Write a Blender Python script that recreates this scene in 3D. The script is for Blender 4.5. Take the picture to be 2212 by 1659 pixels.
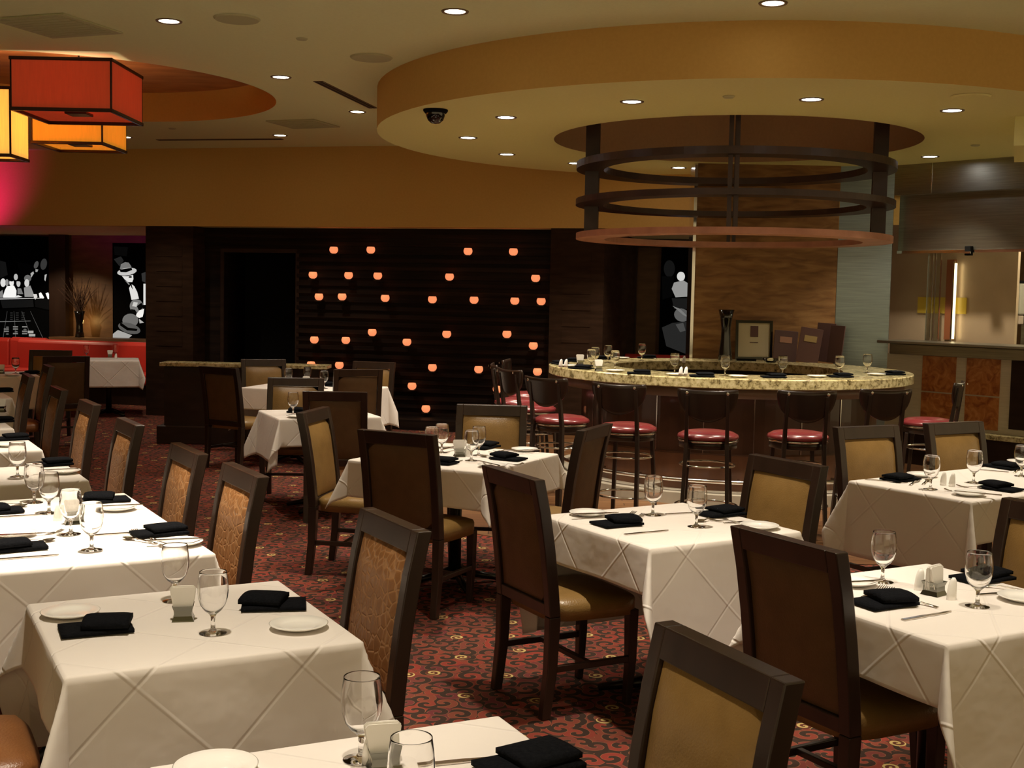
import bpy, bmesh, math, random
from mathutils import Vector, Matrix
from mathutils.geometry import tessellate_polygon
R = math.radians
PI = math.pi
random.seed(7)
for o in list(bpy.data.objects): bpy.data.objects.remove(o)
C = bpy.context.scene.collection

# ------------------------------------------------------------ camera, world, exposure
CAMH, PITCH, ROLL, F = 1.71, 0.0721, 0.0197, 2627.5
cam_d = bpy.data.cameras.new('camera'); cam = bpy.data.objects.new('camera', cam_d); C.objects.link(cam)
cam_d.sensor_width = 36.0; cam_d.lens = 36.0 * F / 2212.0; cam_d.clip_start = 0.05; cam_d.clip_end = 200
_cp, _sp, _cr, _sr = math.cos(PITCH), math.sin(PITCH), math.cos(ROLL), math.sin(ROLL)
FW = Vector((0, _cp, -_sp)); _u = Vector((0, _sp, _cp)); _r = Vector((1, 0, 0))
RT = _r * _cr + _u * _sr; UP = _u * _cr - _r * _sr
m = Matrix((RT, UP, -FW)).transposed().to_4x4(); m.translation = (0, 0, CAMH)
cam.matrix_world = m
bpy.context.scene.camera = cam
CAMP = Vector((0, 0, CAMH))
sc = bpy.context.scene
sc.view_settings.view_transform = 'Standard'; sc.view_settings.look = 'None'
sc.view_settings.gamma = 1; sc.view_settings.exposure = 1.36; sc.view_settings.use_curve_mapping = False
world = bpy.data.worlds.new('world'); sc.world = world; world.use_nodes = True
bg = world.node_tree.nodes['Background']; bg.inputs[0].default_value = (1.0, 0.76, 0.40, 1); bg.inputs[1].default_value = 0.255

def ray(x, y): return FW + RT * ((x - 1106) / F) - UP * ((y - 829.5) / F)
def at(x, y, z=0.0):
    d = ray(x, y); return CAMP + d * ((z - CAMH) / d.z)

# ------------------------------------------------------------ materials
def newmat(name):
    mt = bpy.data.materials.new(name); mt.use_nodes = True
    nt = mt.node_tree; return mt, nt, nt.nodes['Principled BSDF']
def simple(name, col, rough=0.5, metal=0.0, emit=None, es=0.0, spec=0.5, coat=0.0, trans=0.0):
    mt, nt, b = newmat(name)
    b.inputs['Base Color'].default_value = (*col, 1); b.inputs['Roughness'].default_value = rough
    b.inputs['Metallic'].default_value = metal; b.inputs['Specular IOR Level'].default_value = spec
    b.inputs['Coat Weight'].default_value = coat
    b.inputs['Transmission Weight'].default_value = trans
    if emit: b.inputs['Emission Color'].default_value = (*emit, 1); b.inputs['Emission Strength'].default_value = es
    return mt
def N(nt, t, **kw):
    n = nt.nodes.new(t)
    for k, v in kw.items():
        if k.startswith('i_'): n.inputs[k[2:].replace('_', ' ')].default_value = v
        else: setattr(n, k, v)
    return n
def ramp(nt, stops, interp='LINEAR'):
    n = nt.nodes.new('ShaderNodeValToRGB'); n.color_ramp.interpolation = interp
    e = n.color_ramp.elements
    while len(e) < len(stops): e.new(0.5)
    for k, (p, c) in enumerate(stops): e[k].position = p; e[k].color = (*c, 1)
    return n
def noisy(name, stops, scale=5, detail=4, rough=0.5, stretch=(1, 1, 1), bump=0.0, coord='Object', metal=0, spec=0.5, coat=0, bscale=None, dist=0.0):
    mt, nt, b = newmat(name); L = nt.links.new
    tc = N(nt, 'ShaderNodeTexCoord'); mp = N(nt, 'ShaderNodeMapping'); mp.inputs['Scale'].default_value = stretch
    L(tc.outputs[coord], mp.inputs[0])
    nz = N(nt, 'ShaderNodeTexNoise'); nz.inputs['Scale'].default_value = scale; nz.inputs['Detail'].default_value = detail
    nz.inputs['Distortion'].default_value = dist
    L(mp.outputs[0], nz.inputs[0]); rp = ramp(nt, stops); L(nz.outputs[0], rp.inputs[0]); L(rp.outputs[0], b.inputs['Base Color'])
    b.inputs['Roughness'].default_value = rough; b.inputs['Metallic'].default_value = metal
    b.inputs['Specular IOR Level'].default_value = spec; b.inputs['Coat Weight'].default_value = coat
    if bump:
        src = nz
        if bscale:
            src = N(nt, 'ShaderNodeTexNoise'); src.inputs['Scale'].default_value = bscale; L(tc.outputs[coord], src.inputs[0])
        bp = N(nt, 'ShaderNodeBump'); bp.inputs['Strength'].default_value = bump; bp.inputs['Distance'].default_value = 0.01
        L(src.outputs[0], bp.inputs['Height']); L(bp.outputs[0], b.inputs['Normal'])
    return mt

M = {}
M['dark_wood'] = noisy('dark_wood', [(0.3, (0.018, 0.009, 0.006)), (0.7, (0.032, 0.017, 0.011))], 6, 5, 0.4, (1, 1, 0.15), spec=0.3)
M['chair_wood'] = noisy('chair_wood', [(0.3, (0.017, 0.009, 0.006)), (0.7, (0.032, 0.017, 0.011))], 12, 5, 0.30, (1, 1, 0.2), spec=0.55)
M['panel_wood'] = noisy('panel_wood', [(0.3, (0.018, 0.008, 0.005)), (0.7, (0.036, 0.018, 0.011))], 4, 5, 0.5, (1, 1, 3), spec=0.3)
M['pillar_wood'] = noisy('pillar_wood', [(0.3, (0.022, 0.011, 0.006)), (0.7, (0.040, 0.021, 0.012))], 3, 5, 0.8, (1, 1, 6), spec=0.05)
M['bar_wood'] = noisy('bar_wood', [(0.3, (0.075, 0.028, 0.013)), (0.7, (0.15, 0.062, 0.028))], 5, 5, 0.3, (1, 1, 0.4), coat=0.3)
M['bar_panel'] = noisy('bar_panel', [(0.3, (0.045, 0.018, 0.010)), (0.7, (0.085, 0.036, 0.019))], 3, 5, 0.3, (1, 1, 0.6), coat=0.3)
M['black'] = simple('black', (0.004, 0.004, 0.004), 0.8, spec=0.1)
M['ring_wood_lit'] = noisy('ring_wood_lit', [(0.3, (0.40, 0.17, 0.10)), (0.7, (0.58, 0.26, 0.155))], 5, 5, 0.4)  # bottom ring: the soffit lights' glow is put into a brighter wood colour
M['apron'] = noisy('apron', [(0.3, (0.13, 0.085, 0.065)), (0.7, (0.19, 0.13, 0.10))], 4, 4, 0.4)
M['post_wood'] = noisy('post_wood', [(0.3, (0.035, 0.016, 0.010)), (0.7, (0.060, 0.028, 0.018))], 5, 5, 0.4)
M['ceiling'] = noisy('ceiling', [(0.3, (0.78, 0.81, 0.47)), (0.7, (0.81, 0.84, 0.49))], 40, 2, 0.9, spec=0.1)
M['soffit'] = noisy('soffit', [(0.3, (0.78, 0.74, 0.33)), (0.7, (0.81, 0.77, 0.34))], 40, 2, 0.9, spec=0.1)
M['tan'] = noisy('tan', [(0.3, (0.60, 0.37, 0.11)), (0.7, (0.63, 0.39, 0.12))], 40, 2, 0.9, spec=0.1)
M['taupe'] = noisy('taupe', [(0.3, (0.56, 0.36, 0.20)), (0.7, (0.60, 0.385, 0.215))], 40, 2, 0.9, spec=0.1)
M['copper'] = noisy('copper', [(0.3, (0.42, 0.19, 0.08)), (0.7, (0.62, 0.32, 0.14))], 2.5, 5, 0.45, (1, 2.5, 1), metal=0.5)
M['vent'] = simple('vent', (0.50, 0.50, 0.28), 0.85)
M['slot'] = simple('slot', (0.03, 0.022, 0.012), 0.7)
M['trim'] = simple('trim', (0.16, 0.11, 0.06), 0.4)
M['lens'] = simple('lens', (0.9, 0.9, 0.85), 0.4, emit=(1.0, 0.90, 0.72), es=6.0)
M['lens_cool'] = simple('lens_cool', (0.9, 0.9, 0.9), 0.4, emit=(0.92, 0.93, 1.0), es=9.0)
M['granite'] = None
M['steel'] = noisy('steel', [(0.3, (0.30, 0.29, 0.235)), (0.7, (0.40, 0.385, 0.31))], 3, 3, 0.36, (1, 1, 30), metal=1.0)
M['steel_blue'] = noisy('steel_blue', [(0.3, (0.26, 0.32, 0.34)), (0.7, (0.34, 0.41, 0.44))], 3, 3, 0.33, (1, 1, 30), metal=1.0)
M['chrome'] = simple('chrome', (0.75, 0.73, 0.70), 0.14, 1.0)
M['cutlery'] = simple('cutlery', (0.62, 0.57, 0.52), 0.16, 1.0)
M['caddy'] = simple('caddy', (0.20, 0.20, 0.17), 0.25, 1.0)
M['china'] = simple('china', (0.90, 0.88, 0.84), 0.12, spec=0.6)
M['packet'] = simple('packet', (0.76, 0.73, 0.68), 0.6)
M['napkin'] = noisy('napkin', [(0.3, (0.0040, 0.0045, 0.006)), (0.7, (0.0075, 0.008, 0.010))], 120, 2, 0.95, spec=0.06, bump=0.3)
M['leather'] = noisy('leather', [(0.3, (0.225, 0.130, 0.040)), (0.7, (0.27, 0.158, 0.050))], 14, 4, 0.33, spec=0.55, bump=0.15, bscale=160)
M['leather_shaded'] = noisy('leather_shaded', [(0.3, (0.10, 0.056, 0.024)), (0.7, (0.125, 0.070, 0.030))], 14, 4, 0.45, spec=0.4, bump=0.15, bscale=160)  # same leather as the fronts, with the backs' shade put into the colour
M['vinyl'] = simple('vinyl', (0.20, 0.028, 0.032), 0.25, spec=0.6)
M['booth'] = simple('booth', (0.50, 0.035, 0.025), 0.45)
M['marble'] = noisy('marble', [(0.3, (0.36, 0.32, 0.25)), (0.7, (0.50, 0.45, 0.36))], 3, 5, 0.3)
M['cream_tile'] = noisy('cream_tile', [(0.3, (0.62, 0.58, 0.44)), (0.7, (0.74, 0.70, 0.55))], 4, 3, 0.35, (1, 1, 40), bump=0.2)
M['orange_stone'] = noisy('orange_stone', [(0.32, (0.30, 0.095, 0.030)), (0.5, (0.50, 0.19, 0.055)), (0.7, (0.66, 0.30, 0.10))], 9, 8, 0.25, dist=1.5)
M['grout'] = simple('grout', (0.75, 0.65, 0.45), 0.6)
M['column'] = noisy('column', [(0.30, (0.16, 0.075, 0.025)), (0.5, (0.26, 0.13, 0.045)), (0.7, (0.36, 0.195, 0.072))], 3.2, 9, 0.55, (1, 1, 4.5), dist=0.6, spec=0.3)
M['niche'] = noisy('niche', [(0.3, (0.10, 0.050, 0.020)), (0.7, (0.16, 0.085, 0.034))], 3, 6, 0.5, (1, 1, 4))
M['table_metal'] = simple('table_metal', (0.03, 0.028, 0.026), 0.3, 0.8)
M['cup'] = simple('cup', (0.9, 0.35, 0.15), 0.4, emit=(1.0, 0.30, 0.125), es=0.36)
M['flame'] = simple('flame', (1, 0.7, 0.3), 0.4, emit=(1.0, 0.42, 0.18), es=0.55)
M['dome'] = simple('dome', (0.006, 0.006, 0.006), 0.06, spec=0.9)
M['black_glaze'] = simple('black_glaze', (0.008, 0.007, 0.006), 0.10, spec=0.8)
M['twig'] = simple('twig', (0.050, 0.022, 0.010), 0.8)
M['menu'] = simple('menu', (0.075, 0.034, 0.028), 0.5)
M['menu2'] = simple('menu2', (0.095, 0.042, 0.036), 0.5)
M['menu_label'] = simple('menu_label', (0.30, 0.15, 0.09), 0.5)
M['menu_gold'] = simple('menu_gold', (0.34, 0.24, 0.10), 0.4)
M['paper'] = simple('paper', (0.50, 0.43, 0.27), 0.7)
M['paper_mark'] = simple('paper_mark', (0.10, 0.045, 0.035), 0.7)
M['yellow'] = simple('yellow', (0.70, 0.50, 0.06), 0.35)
M['kitchen_tan'] = noisy('kitchen_tan', [(0.3, (0.52, 0.39, 0.25)), (0.7, (0.60, 0.46, 0.30))], 3, 4, 0.35, metal=0.25)
M['kitchen_red'] = simple('kitchen_red', (0.30, 0.10, 0.04), 0.4)
M['plastic'] = simple('plastic', (0.42, 0.40, 0.33), 0.4)
M['plastic2'] = simple('plastic2', (0.48, 0.38, 0.30), 0.5)
M['shade_rim'] = simple('shade_rim', (0.055, 0.018, 0.012), 0.25, 0.5)

def granite():
    mt, nt, b = newmat('granite'); L = nt.links.new
    tc = N(nt, 'ShaderNodeTexCoord')
    n1 = N(nt, 'ShaderNodeTexNoise'); n1.inputs['Scale'].default_value = 22; n1.inputs['Detail'].default_value = 8; n1.inputs['Roughness'].default_value = 0.75
    L(tc.outputs['Object'], n1.inputs[0])
    rp = ramp(nt, [(0.34, (0.05, 0.038, 0.018)), (0.42, (0.22, 0.17, 0.07)), (0.52, (0.52, 0.44, 0.22)), (0.68, (0.66, 0.58, 0.36))])
    L(n1.outputs[0], rp.inputs[0]); L(rp.outputs[0], b.inputs['Base Color'])
    b.inputs['Roughness'].default_value = 0.18; return mt
M['granite'] = granite()

def glassmat():
    mt, nt, b = newmat('clear_glass')
    b.inputs['Base Color'].default_value = (1, 1, 1, 1); b.inputs['Roughness'].default_value = 0.0
    b.inputs['IOR'].default_value = 1.47; b.inputs['Transmission Weight'].default_value = 1.0
    return mt
M['glass'] = glassmat()
M['pane'] = simple('pane', (0.9, 0.95, 0.92), 0.02, trans=1.0)

def clothmat():
    mt, nt, b = newmat('tablecloth_linen'); L = nt.links.new
    b.inputs['Base Color'].default_value = (0.80, 0.745, 0.70, 1); b.inputs['Roughness'].default_value = 0.85
    b.inputs['Specular IOR Level'].default_value = 0.2; b.inputs['Sheen Weight'].default_value = 0.15
    uv = N(nt, 'ShaderNodeUVMap'); sp = N(nt, 'ShaderNodeSeparateXYZ'); L(uv.outputs[0], sp.inputs[0])
    def ridge(op):
        a = N(nt, 'ShaderNodeMath', operation=op); L(sp.outputs[0], a.inputs[0]); L(sp.outputs[1], a.inputs[1])
        d = N(nt, 'ShaderNodeMath', operation='MULTIPLY'); L(a.outputs[0], d.inputs[0]); d.inputs[1].default_value = 2.3
        f = N(nt, 'ShaderNodeMath', operation='FRACT'); L(d.outputs[0], f.inputs[0])
        s = N(nt, 'ShaderNodeMath', operation='SUBTRACT'); L(f.outputs[0], s.inputs[0]); s.inputs[1].default_value = 0.5
        ab = N(nt, 'ShaderNodeMath', operation='ABSOLUTE'); L(s.outputs[0], ab.inputs[0])
        mr = N(nt, 'ShaderNodeMapRange'); mr.interpolation_type = 'SMOOTHSTEP'
        mr.inputs['From Min'].default_value = 0.0; mr.inputs['From Max'].default_value = 0.026
        mr.inputs['To Min'].default_value = 1.0; mr.inputs['To Max'].default_value = 0.0
        L(ab.outputs[0], mr.inputs['Value']); return mr
    r1, r2 = ridge('ADD'), ridge('SUBTRACT')
    s = N(nt, 'ShaderNodeMath', operation='SUBTRACT'); L(r1.outputs[0], s.inputs[0]); L(r2.outputs[0], s.inputs[1])
    bp = N(nt, 'ShaderNodeBump'); bp.inputs['Strength'].default_value = 0.5; bp.inputs['Distance'].default_value = 0.004
    L(s.outputs[0], bp.inputs['Height'])
    nz = N(nt, 'ShaderNodeTexNoise'); nz.inputs['Scale'].default_value = 5.5; nz.inputs['Detail'].default_value = 3
    tc = N(nt, 'ShaderNodeTexCoord'); L(tc.outputs['Object'], nz.inputs[0])
    bp2 = N(nt, 'ShaderNodeBump'); bp2.inputs['Strength'].default_value = 0.35; bp2.inputs['Distance'].default_value = 0.02
    L(nz.outputs[0], bp2.inputs['Height']); L(bp.outputs[0], bp2.inputs['Normal']); L(bp2.outputs[0], b.inputs['Normal'])
    return mt
M['cloth'] = clothmat()

def croc():
    mt, nt, b = newmat('croc_leather'); L = nt.links.new
    tc = N(nt, 'ShaderNodeTexCoord'); mp = N(nt, 'ShaderNodeMapping'); mp.inputs['Scale'].default_value = (1, 1, 0.75)
    L(tc.outputs['Object'], mp.inputs[0])
    v = N(nt, 'ShaderNodeTexVoronoi', feature='DISTANCE_TO_EDGE'); v.inputs['Scale'].default_value = 34; L(mp.outputs[0], v.inputs[0])
    rp = ramp(nt, [(0.0, (0.36, 0.19, 0.085)), (0.10, (0.25, 0.112, 0.040)), (0.5, (0.20, 0.085, 0.028))]); L(v.outputs[0], rp.inputs[0])
    L(rp.outputs[0], b.inputs['Base Color']); b.inputs['Roughness'].default_value = 0.33
    mr = N(nt, 'ShaderNodeMapRange'); mr.inputs['From Max'].default_value = 0.12; L(v.outputs[0], mr.inputs['Value'])
    bp = N(nt, 'ShaderNodeBump'); bp.inputs['Strength'].default_value = 0.5; bp.inputs['Distance'].default_value = 0.003
    L(mr.outputs[0], bp.inputs['Height']); L(bp.outputs[0], b.inputs['Normal']); return mt
M['croc'] = croc()

def carpet():
    mt, nt, b = newmat('swirl_carpet'); L = nt.links.new
    tc = N(nt, 'ShaderNodeTexCoord')
    def mth(op, a, c=None, v=None):
        n = N(nt, 'ShaderNodeMath', operation=op); L(a, n.inputs[0])
        if c is not None: L(c, n.inputs[1])
        if v is not None: n.inputs[1].default_value = v
        return n.outputs[0]
    def swirl(scale, k, off):
        mp = N(nt, 'ShaderNodeMapping'); mp.inputs['Location'].default_value = off; L(tc.outputs['Object'], mp.inputs[0])
        vo = N(nt, 'ShaderNodeTexVoronoi', voronoi_dimensions='2D'); vo.inputs['Scale'].default_value = scale; vo.inputs['Randomness'].default_value = 0.8
        L(mp.outputs[0], vo.inputs['Vector'])
        sub = N(nt, 'ShaderNodeVectorMath', operation='SUBTRACT'); L(mp.outputs[0], sub.inputs[0]); L(vo.outputs['Position'], sub.inputs[1])
        s = N(nt, 'ShaderNodeSeparateXYZ'); L(sub.outputs[0], s.inputs[0])
        an = mth('ARCTAN2', s.outputs[1], s.outputs[0])
        sc_ = N(nt, 'ShaderNodeSeparateColor'); L(vo.outputs['Color'], sc_.inputs[0])
        ph = mth('MULTIPLY', sc_.outputs[0], v=6.28)
        sg = mth('GREATER_THAN', sc_.outputs[1], v=0.5); sg = mth('MULTIPLY', sg, v=2.0); sg = mth('SUBTRACT', sg, v=1.0)
        a2 = mth('MULTIPLY', an, sg)
        d = mth('MULTIPLY', vo.outputs['Distance'], v=k)
        t = mth('ADD', a2, d); t = mth('ADD', t, ph); sn = mth('SINE', t)
        return sn, vo.outputs['Distance'], sc_
    sn, dist, col = swirl(10.5, 10.0, (0.3, 0.1, 0))
    red = ramp(nt, [(0.0, (0.22, 0.036, 0.026)), (0.5, (0.17, 0.048, 0.030)), (1.0, (0.12, 0.028, 0.030))])
    L(col.outputs[2], red.inputs[0])
    sn01 = N(nt, 'ShaderNodeMapRange'); sn01.inputs['From Min'].default_value = -1; L(sn, sn01.inputs['Value'])
    r_base = ramp(nt, [(0.44, (0.0, 0.0, 0.0)), (0.51, (1, 1, 1))]); L(sn01.outputs[0], r_base.inputs[0])
    r_edge = ramp(nt, [(0.43, (0, 0, 0)), (0.50, (1, 1, 1)), (0.57, (0, 0, 0))]); L(sn01.outputs[0], r_edge.inputs[0])
    mx = N(nt, 'ShaderNodeMix', data_type='RGBA'); L(r_base.outputs[0], mx.inputs['Factor'])
    mx.inputs['A'].default_value = (0.040, 0.024, 0.018, 1); L(red.outputs[0], mx.inputs['B'])
    mx2 = N(nt, 'ShaderNodeMix', data_type='RGBA'); ef = mth('MULTIPLY', r_edge.outputs[0], v=0.55); L(ef, mx2.inputs['Factor'])
    L(mx.outputs['Result'], mx2.inputs['A']); mx2.inputs['B'].default_value = (0.42, 0.24, 0.10, 1)
    # sparse gold spirals
    sn2, d2, c2 = swirl(3.0, 80.0, (1.7, 0.4, 0))
    inner = mth('LESS_THAN', d2, v=0.105); ln = mth('GREATER_THAN', sn2, v=0.1)
    dark = inner; gf = mth('MULTIPLY', inner, ln)
    mx3 = N(nt, 'ShaderNodeMix', data_type='RGBA'); L(dark, mx3.inputs['Factor']); L(mx2.outputs['Result'], mx3.inputs['A']); mx3.inputs['B'].default_value = (0.10, 0.03, 0.02, 1)
    mx4 = N(nt, 'ShaderNodeMix', data_type='RGBA'); L(gf, mx4.inputs['Factor']); L(mx3.outputs['Result'], mx4.inputs['A']); mx4.inputs['B'].default_value = (0.46, 0.34, 0.13, 1)
    L(mx4.outputs['Result'], b.inputs['Base Color']); b.inputs['Roughness'].default_value = 0.95; b.inputs['Specular IOR Level'].default_value = 0.1
    return mt
M['carpet'] = carpet()

def planks():
    mt, nt, b = newmat('plank_floor'); L = nt.links.new
    tc = N(nt, 'ShaderNodeTexCoord'); br = N(nt, 'ShaderNodeTexBrick'); br.inputs['Scale'].default_value = 1.0
    br.inputs['Brick Width'].default_value = 1.1; br.inputs['Row Height'].default_value = 0.11; br.inputs['Mortar Size'].default_value = 0.004
    br.inputs['Color1'].default_value = (0.12, 0.050, 0.020, 1); br.inputs['Color2'].default_value = (0.19, 0.090, 0.035, 1); br.inputs['Mortar'].default_value = (0.03, 0.012, 0.006, 1)
    L(tc.outputs['Object'], br.inputs[0]); L(br.outputs[0], b.inputs['Base Color']); b.inputs['Roughness'].default_value = 0.35
    return mt
M['planks'] = planks()

def slats():
    mt, nt, b = newmat('slat_wall'); L = nt.links.new
    tc = N(nt, 'ShaderNodeTexCoord'); mp = N(nt, 'ShaderNodeMapping'); mp.inputs['Scale'].default_value = (0.4, 1, 14)
    L(tc.outputs['Object'], mp.inputs[0]); nz = N(nt, 'ShaderNodeTexNoise'); nz.inputs['Scale'].default_value = 1.5; nz.inputs['Detail'].default_value = 4
    L(mp.outputs[0], nz.inputs[0]); rp = ramp(nt, [(0.35, (0.006, 0.003, 0.002)), (0.65, (0.020, 0.011, 0.007))]); L(nz.outputs[0], rp.inputs[0])
    L(rp.outputs[0], b.inputs['Base Color']); b.inputs['Roughness'].default_value = 0.6; b.inputs['Specular IOR Level'].default_value = 0.15; return mt
M['slats'] = slats()
def shade(name, col, es):
    mt, nt, b = newmat(name); L = nt.links.new
    tc = N(nt, 'ShaderNodeTexCoord'); nz = N(nt, 'ShaderNodeTexNoise'); nz.inputs['Scale'].default_value = 60; mp = N(nt, 'ShaderNodeMapping'); mp.inputs['Scale'].default_value = (1, 1, 0.1)
    L(tc.outputs['Object'], mp.inputs[0]); L(mp.outputs[0], nz.inputs[0])
    rp = ramp(nt, [(0.3, tuple(c * 0.9 for c in col)), (0.7, col)]); L(nz.outputs[0], rp.inputs[0])
    L(rp.outputs[0], b.inputs['Base Color']); L(rp.outputs[0], b.inputs['Emission Color']); b.inputs['Emission Strength'].default_value = es
    b.inputs['Roughness'].default_value = 0.9
    tr = N(nt, 'ShaderNodeBsdfTranslucent'); L(rp.outputs[0], tr.inputs[0])
    mx = N(nt, 'ShaderNodeMixShader'); mx.inputs[0].default_value = 0.3
    L(b.outputs[0], mx.inputs[1]); L(tr.outputs[0], mx.inputs[2]); L(mx.outputs[0], nt.nodes['Material Output'].inputs[0])
    return mt
M['shade_red'] = shade('shade_red', (0.56, 0.075, 0.022), 0.13)
M['shade_orange'] = shade('shade_orange', (0.85, 0.40, 0.03), 0.19)
M['shade_yellow'] = shade('shade_yellow', (0.96, 0.60, 0.13), 0.30)
_grey = {}
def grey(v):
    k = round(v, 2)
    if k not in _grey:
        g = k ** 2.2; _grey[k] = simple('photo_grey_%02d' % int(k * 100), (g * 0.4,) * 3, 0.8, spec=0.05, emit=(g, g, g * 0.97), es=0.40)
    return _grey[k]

# ------------------------------------------------------------ mesh builder
class MB:
    def __init__(s): s.v = []; s.f = []; s.mi = []; s.uv = None; s.sm = []
    def add(s, vs, fs, mi=0, smooth=False):
        o = len(s.v); s.v += [tuple(v) for v in vs]; s.f += [tuple(i + o for i in f) for f in fs]
        s.mi += [mi] * len(fs); s.sm += [smooth] * len(fs); return s
    def box(s, x0, x1, y0, y1, z0, z1, mi=0, T=None):
        vs = [Vector((x, y, z)) for z in (z0, z1) for y in (y0, y1) for x in (x0, x1)]
        if T: vs = [T @ v for v in vs]
        return s.add(vs, [(0, 2, 3, 1), (4, 5, 7, 6), (0, 1, 5, 4), (2, 6, 7, 3), (0, 4, 6, 2), (1, 3, 7, 5)], mi)
    def lathe(s, prof, n=24, c=(0, 0, 0), mi=0, smooth=True, a0=0, a1=2 * PI, capb=False):
        full = abs(a1 - a0 - 2 * PI) < 1e-6; k = n if full else n + 1
        vs = [(c[0] + r * math.cos(a0 + (a1 - a0) * i / n), c[1] + r * math.sin(a0 + (a1 - a0) * i / n), c[2] + z) for r, z in prof for i in range(k)]
        fs = []
        for j in range(len(prof) - 1):
            for i in range(n):
                i2 = (i + 1) % k
                fs.append((j * k + i, j * k + i2, (j + 1) * k + i2, (j + 1) * k + i))
        return s.add(vs, fs, mi, smooth)
    def tube(s, pts, r, n=8, closed=False, mi=0, cap=True):
        pts = [Vector(p) for p in pts]; m_ = len(pts); vs = []; fs = []
        rs = r if isinstance(r, (list, tuple)) else [r] * m_
        for i, p in enumerate(pts):
            t = (pts[(i + 1) % m_] - pts[i - 1]) if closed else (pts[min(i + 1, m_ - 1)] - pts[max(i - 1, 0)])
            t.normalize(); ref = Vector((0, 0, 1)) if abs(t.z) < 0.9 else Vector((0, 1, 0))
            a = t.cross(ref).normalized(); b = a.cross(t)
            vs += [p + (a * math.cos(2 * PI * k / n) + b * math.sin(2 * PI * k / n)) * rs[i] for k in range(n)]
        for i in range(m_ if closed else m_ - 1):
            i2 = (i + 1) % m_
            for k in range(n):
                k2 = (k + 1) % n; fs.append((i * n + k, i2 * n + k, i2 * n + k2, i * n + k2))
        if not closed and cap: fs.append(tuple(range(n))); fs.append(tuple((m_ - 1) * n + k for k in reversed(range(n))))
        return s.add(vs, fs, mi, True)
    def sweep(s, path, w, d, mi=0):
        """bar of rectangular section w (x) by d (y) following (x,y,z) points upward"""
        vs = []; fs = []
        for k, (x, y, z) in enumerate(path):
            ww = w[k] if isinstance(w, (list, tuple)) else w; dd = d[k] if isinstance(d, (list, tuple)) else d
            vs += [(x - ww / 2, y - dd / 2, z), (x + ww / 2, y - dd / 2, z), (x + ww / 2, y + dd / 2, z), (x - ww / 2, y + dd / 2, z)]
        for k in range(len(path) - 1):
            for q in range(4): fs.append((k * 4 + q, k * 4 + (q + 1) % 4, k * 4 + 4 + (q + 1) % 4, k * 4 + 4 + q))
        n = (len(path) - 1) * 4
        fs.append((3, 2, 1, 0)); fs.append((n, n + 1, n + 2, n + 3)); return s.add(vs, fs, mi)
    def build(s, name, mats, parent=None, bevel=0, kind=None, solid=0, sub=0):
        me = bpy.data.meshes.new(name); me.from_pydata(s.v, [], s.f)
        mats = mats if isinstance(mats, (list, tuple)) else [mats]
        for m_ in mats: me.materials.append(M[m_] if isinstance(m_, str) else m_)
        me.polygons.foreach_set('material_index', s.mi); me.polygons.foreach_set('use_smooth', s.sm)
        me.update()
        bm = bmesh.new(); bm.from_mesh(me); bmesh.ops.recalc_face_normals(bm, faces=bm.faces) if s.uv is None else None; bm.to_mesh(me); bm.free()
        o = bpy.data.objects.new(name, me); C.objects.link(o)
        if parent: o.parent = parent
        if bevel:
            b = o.modifiers.new('bevel', 'BEVEL'); b.width = bevel; b.segments = 2; b.limit_method = 'ANGLE'; b.harden_normals = False
        if solid:
            b = o.modifiers.new('solid', 'SOLIDIFY'); b.thickness = solid; b.offset = -1
        if sub:
            b = o.modifiers.new('sub', 'SUBSURF'); b.levels = sub; b.render_levels = sub
        if kind: o['kind'] = kind
        return o
def tag(o, label, cat, group=None):
    o['label'] = label; o['category'] = cat
    if group: o['group'] = group
    return o
def thing(name, label, cat, loc=(0, 0, 0), rz=0, group=None):
    o = bpy.data.objects.new(name, None); C.objects.link(o); o.empty_display_size = 0.1
    o.location = loc; o.rotation_euler = (0, 0, rz); return tag(o, label, cat, group)
def struct(name, mb, mat, loc=None, rz=0, **k):
    o = mb.build(name, mat, kind='structure', **k)
    if loc is not None: o.location = loc
    o.rotation_euler = (0, 0, rz); return o
_kids = {}
def dup(root, loc, rz, label, group=None):
    if root.name not in _kids: _kids[root.name] = list(root.children)
    r = root.copy(); C.objects.link(r); r.location = loc; r.rotation_euler = (0, 0, rz); r['label'] = label
    if group: r['group'] = group
    for ch in _kids[root.name]:
        c = ch.copy(); C.objects.link(c); c.parent = r
        for g in list(ch.children):
            d = g.copy(); C.objects.link(d); d.parent = c
    return r
class Proto:
    """first placing moves the prototype itself, later ones copy it"""
    def __init__(s, root): s.r = root; s.used = False
    def put(s, loc, rz, label, group=None):
        if not s.used:
            s.used = True; s.first = (loc, rz, label, group)
            _kids[s.r.name] = list(s.r.children)
            s.r.location = loc; s.r.rotation_euler = (0, 0, rz); s.r['label'] = label
            if group: s.r['group'] = group
            return s.r
        return dup(s.r, loc, rz, label, group)

# ------------------------------------------------------------ lamps helper
WARM = (1.0, 0.87, 0.69)
def spot(parent, loc, power, angle=70, blend=0.6, col=WARM, size=0.05, rot=(0, 0, 0)):
    l = bpy.data.lights.new('downlight_bulb', 'SPOT'); l.energy = power; l.color = col; l.spot_size = R(angle); l.spot_blend = blend; l.shadow_soft_size = size
    o = bpy.data.objects.new('downlight_bulb', l); C.objects.link(o); o.location = loc; o.rotation_euler = rot
    if parent: o.parent = parent
    return o
def point(loc, power, col=WARM, size=0.08, parent=None):
    l = bpy.data.lights.new('lamp_bulb', 'POINT'); l.energy = power; l.color = col; l.shadow_soft_size = size
    o = bpy.data.objects.new('lamp_bulb', l); C.objects.link(o); o.location = loc
    if parent: o.parent = parent
    return o

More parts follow.
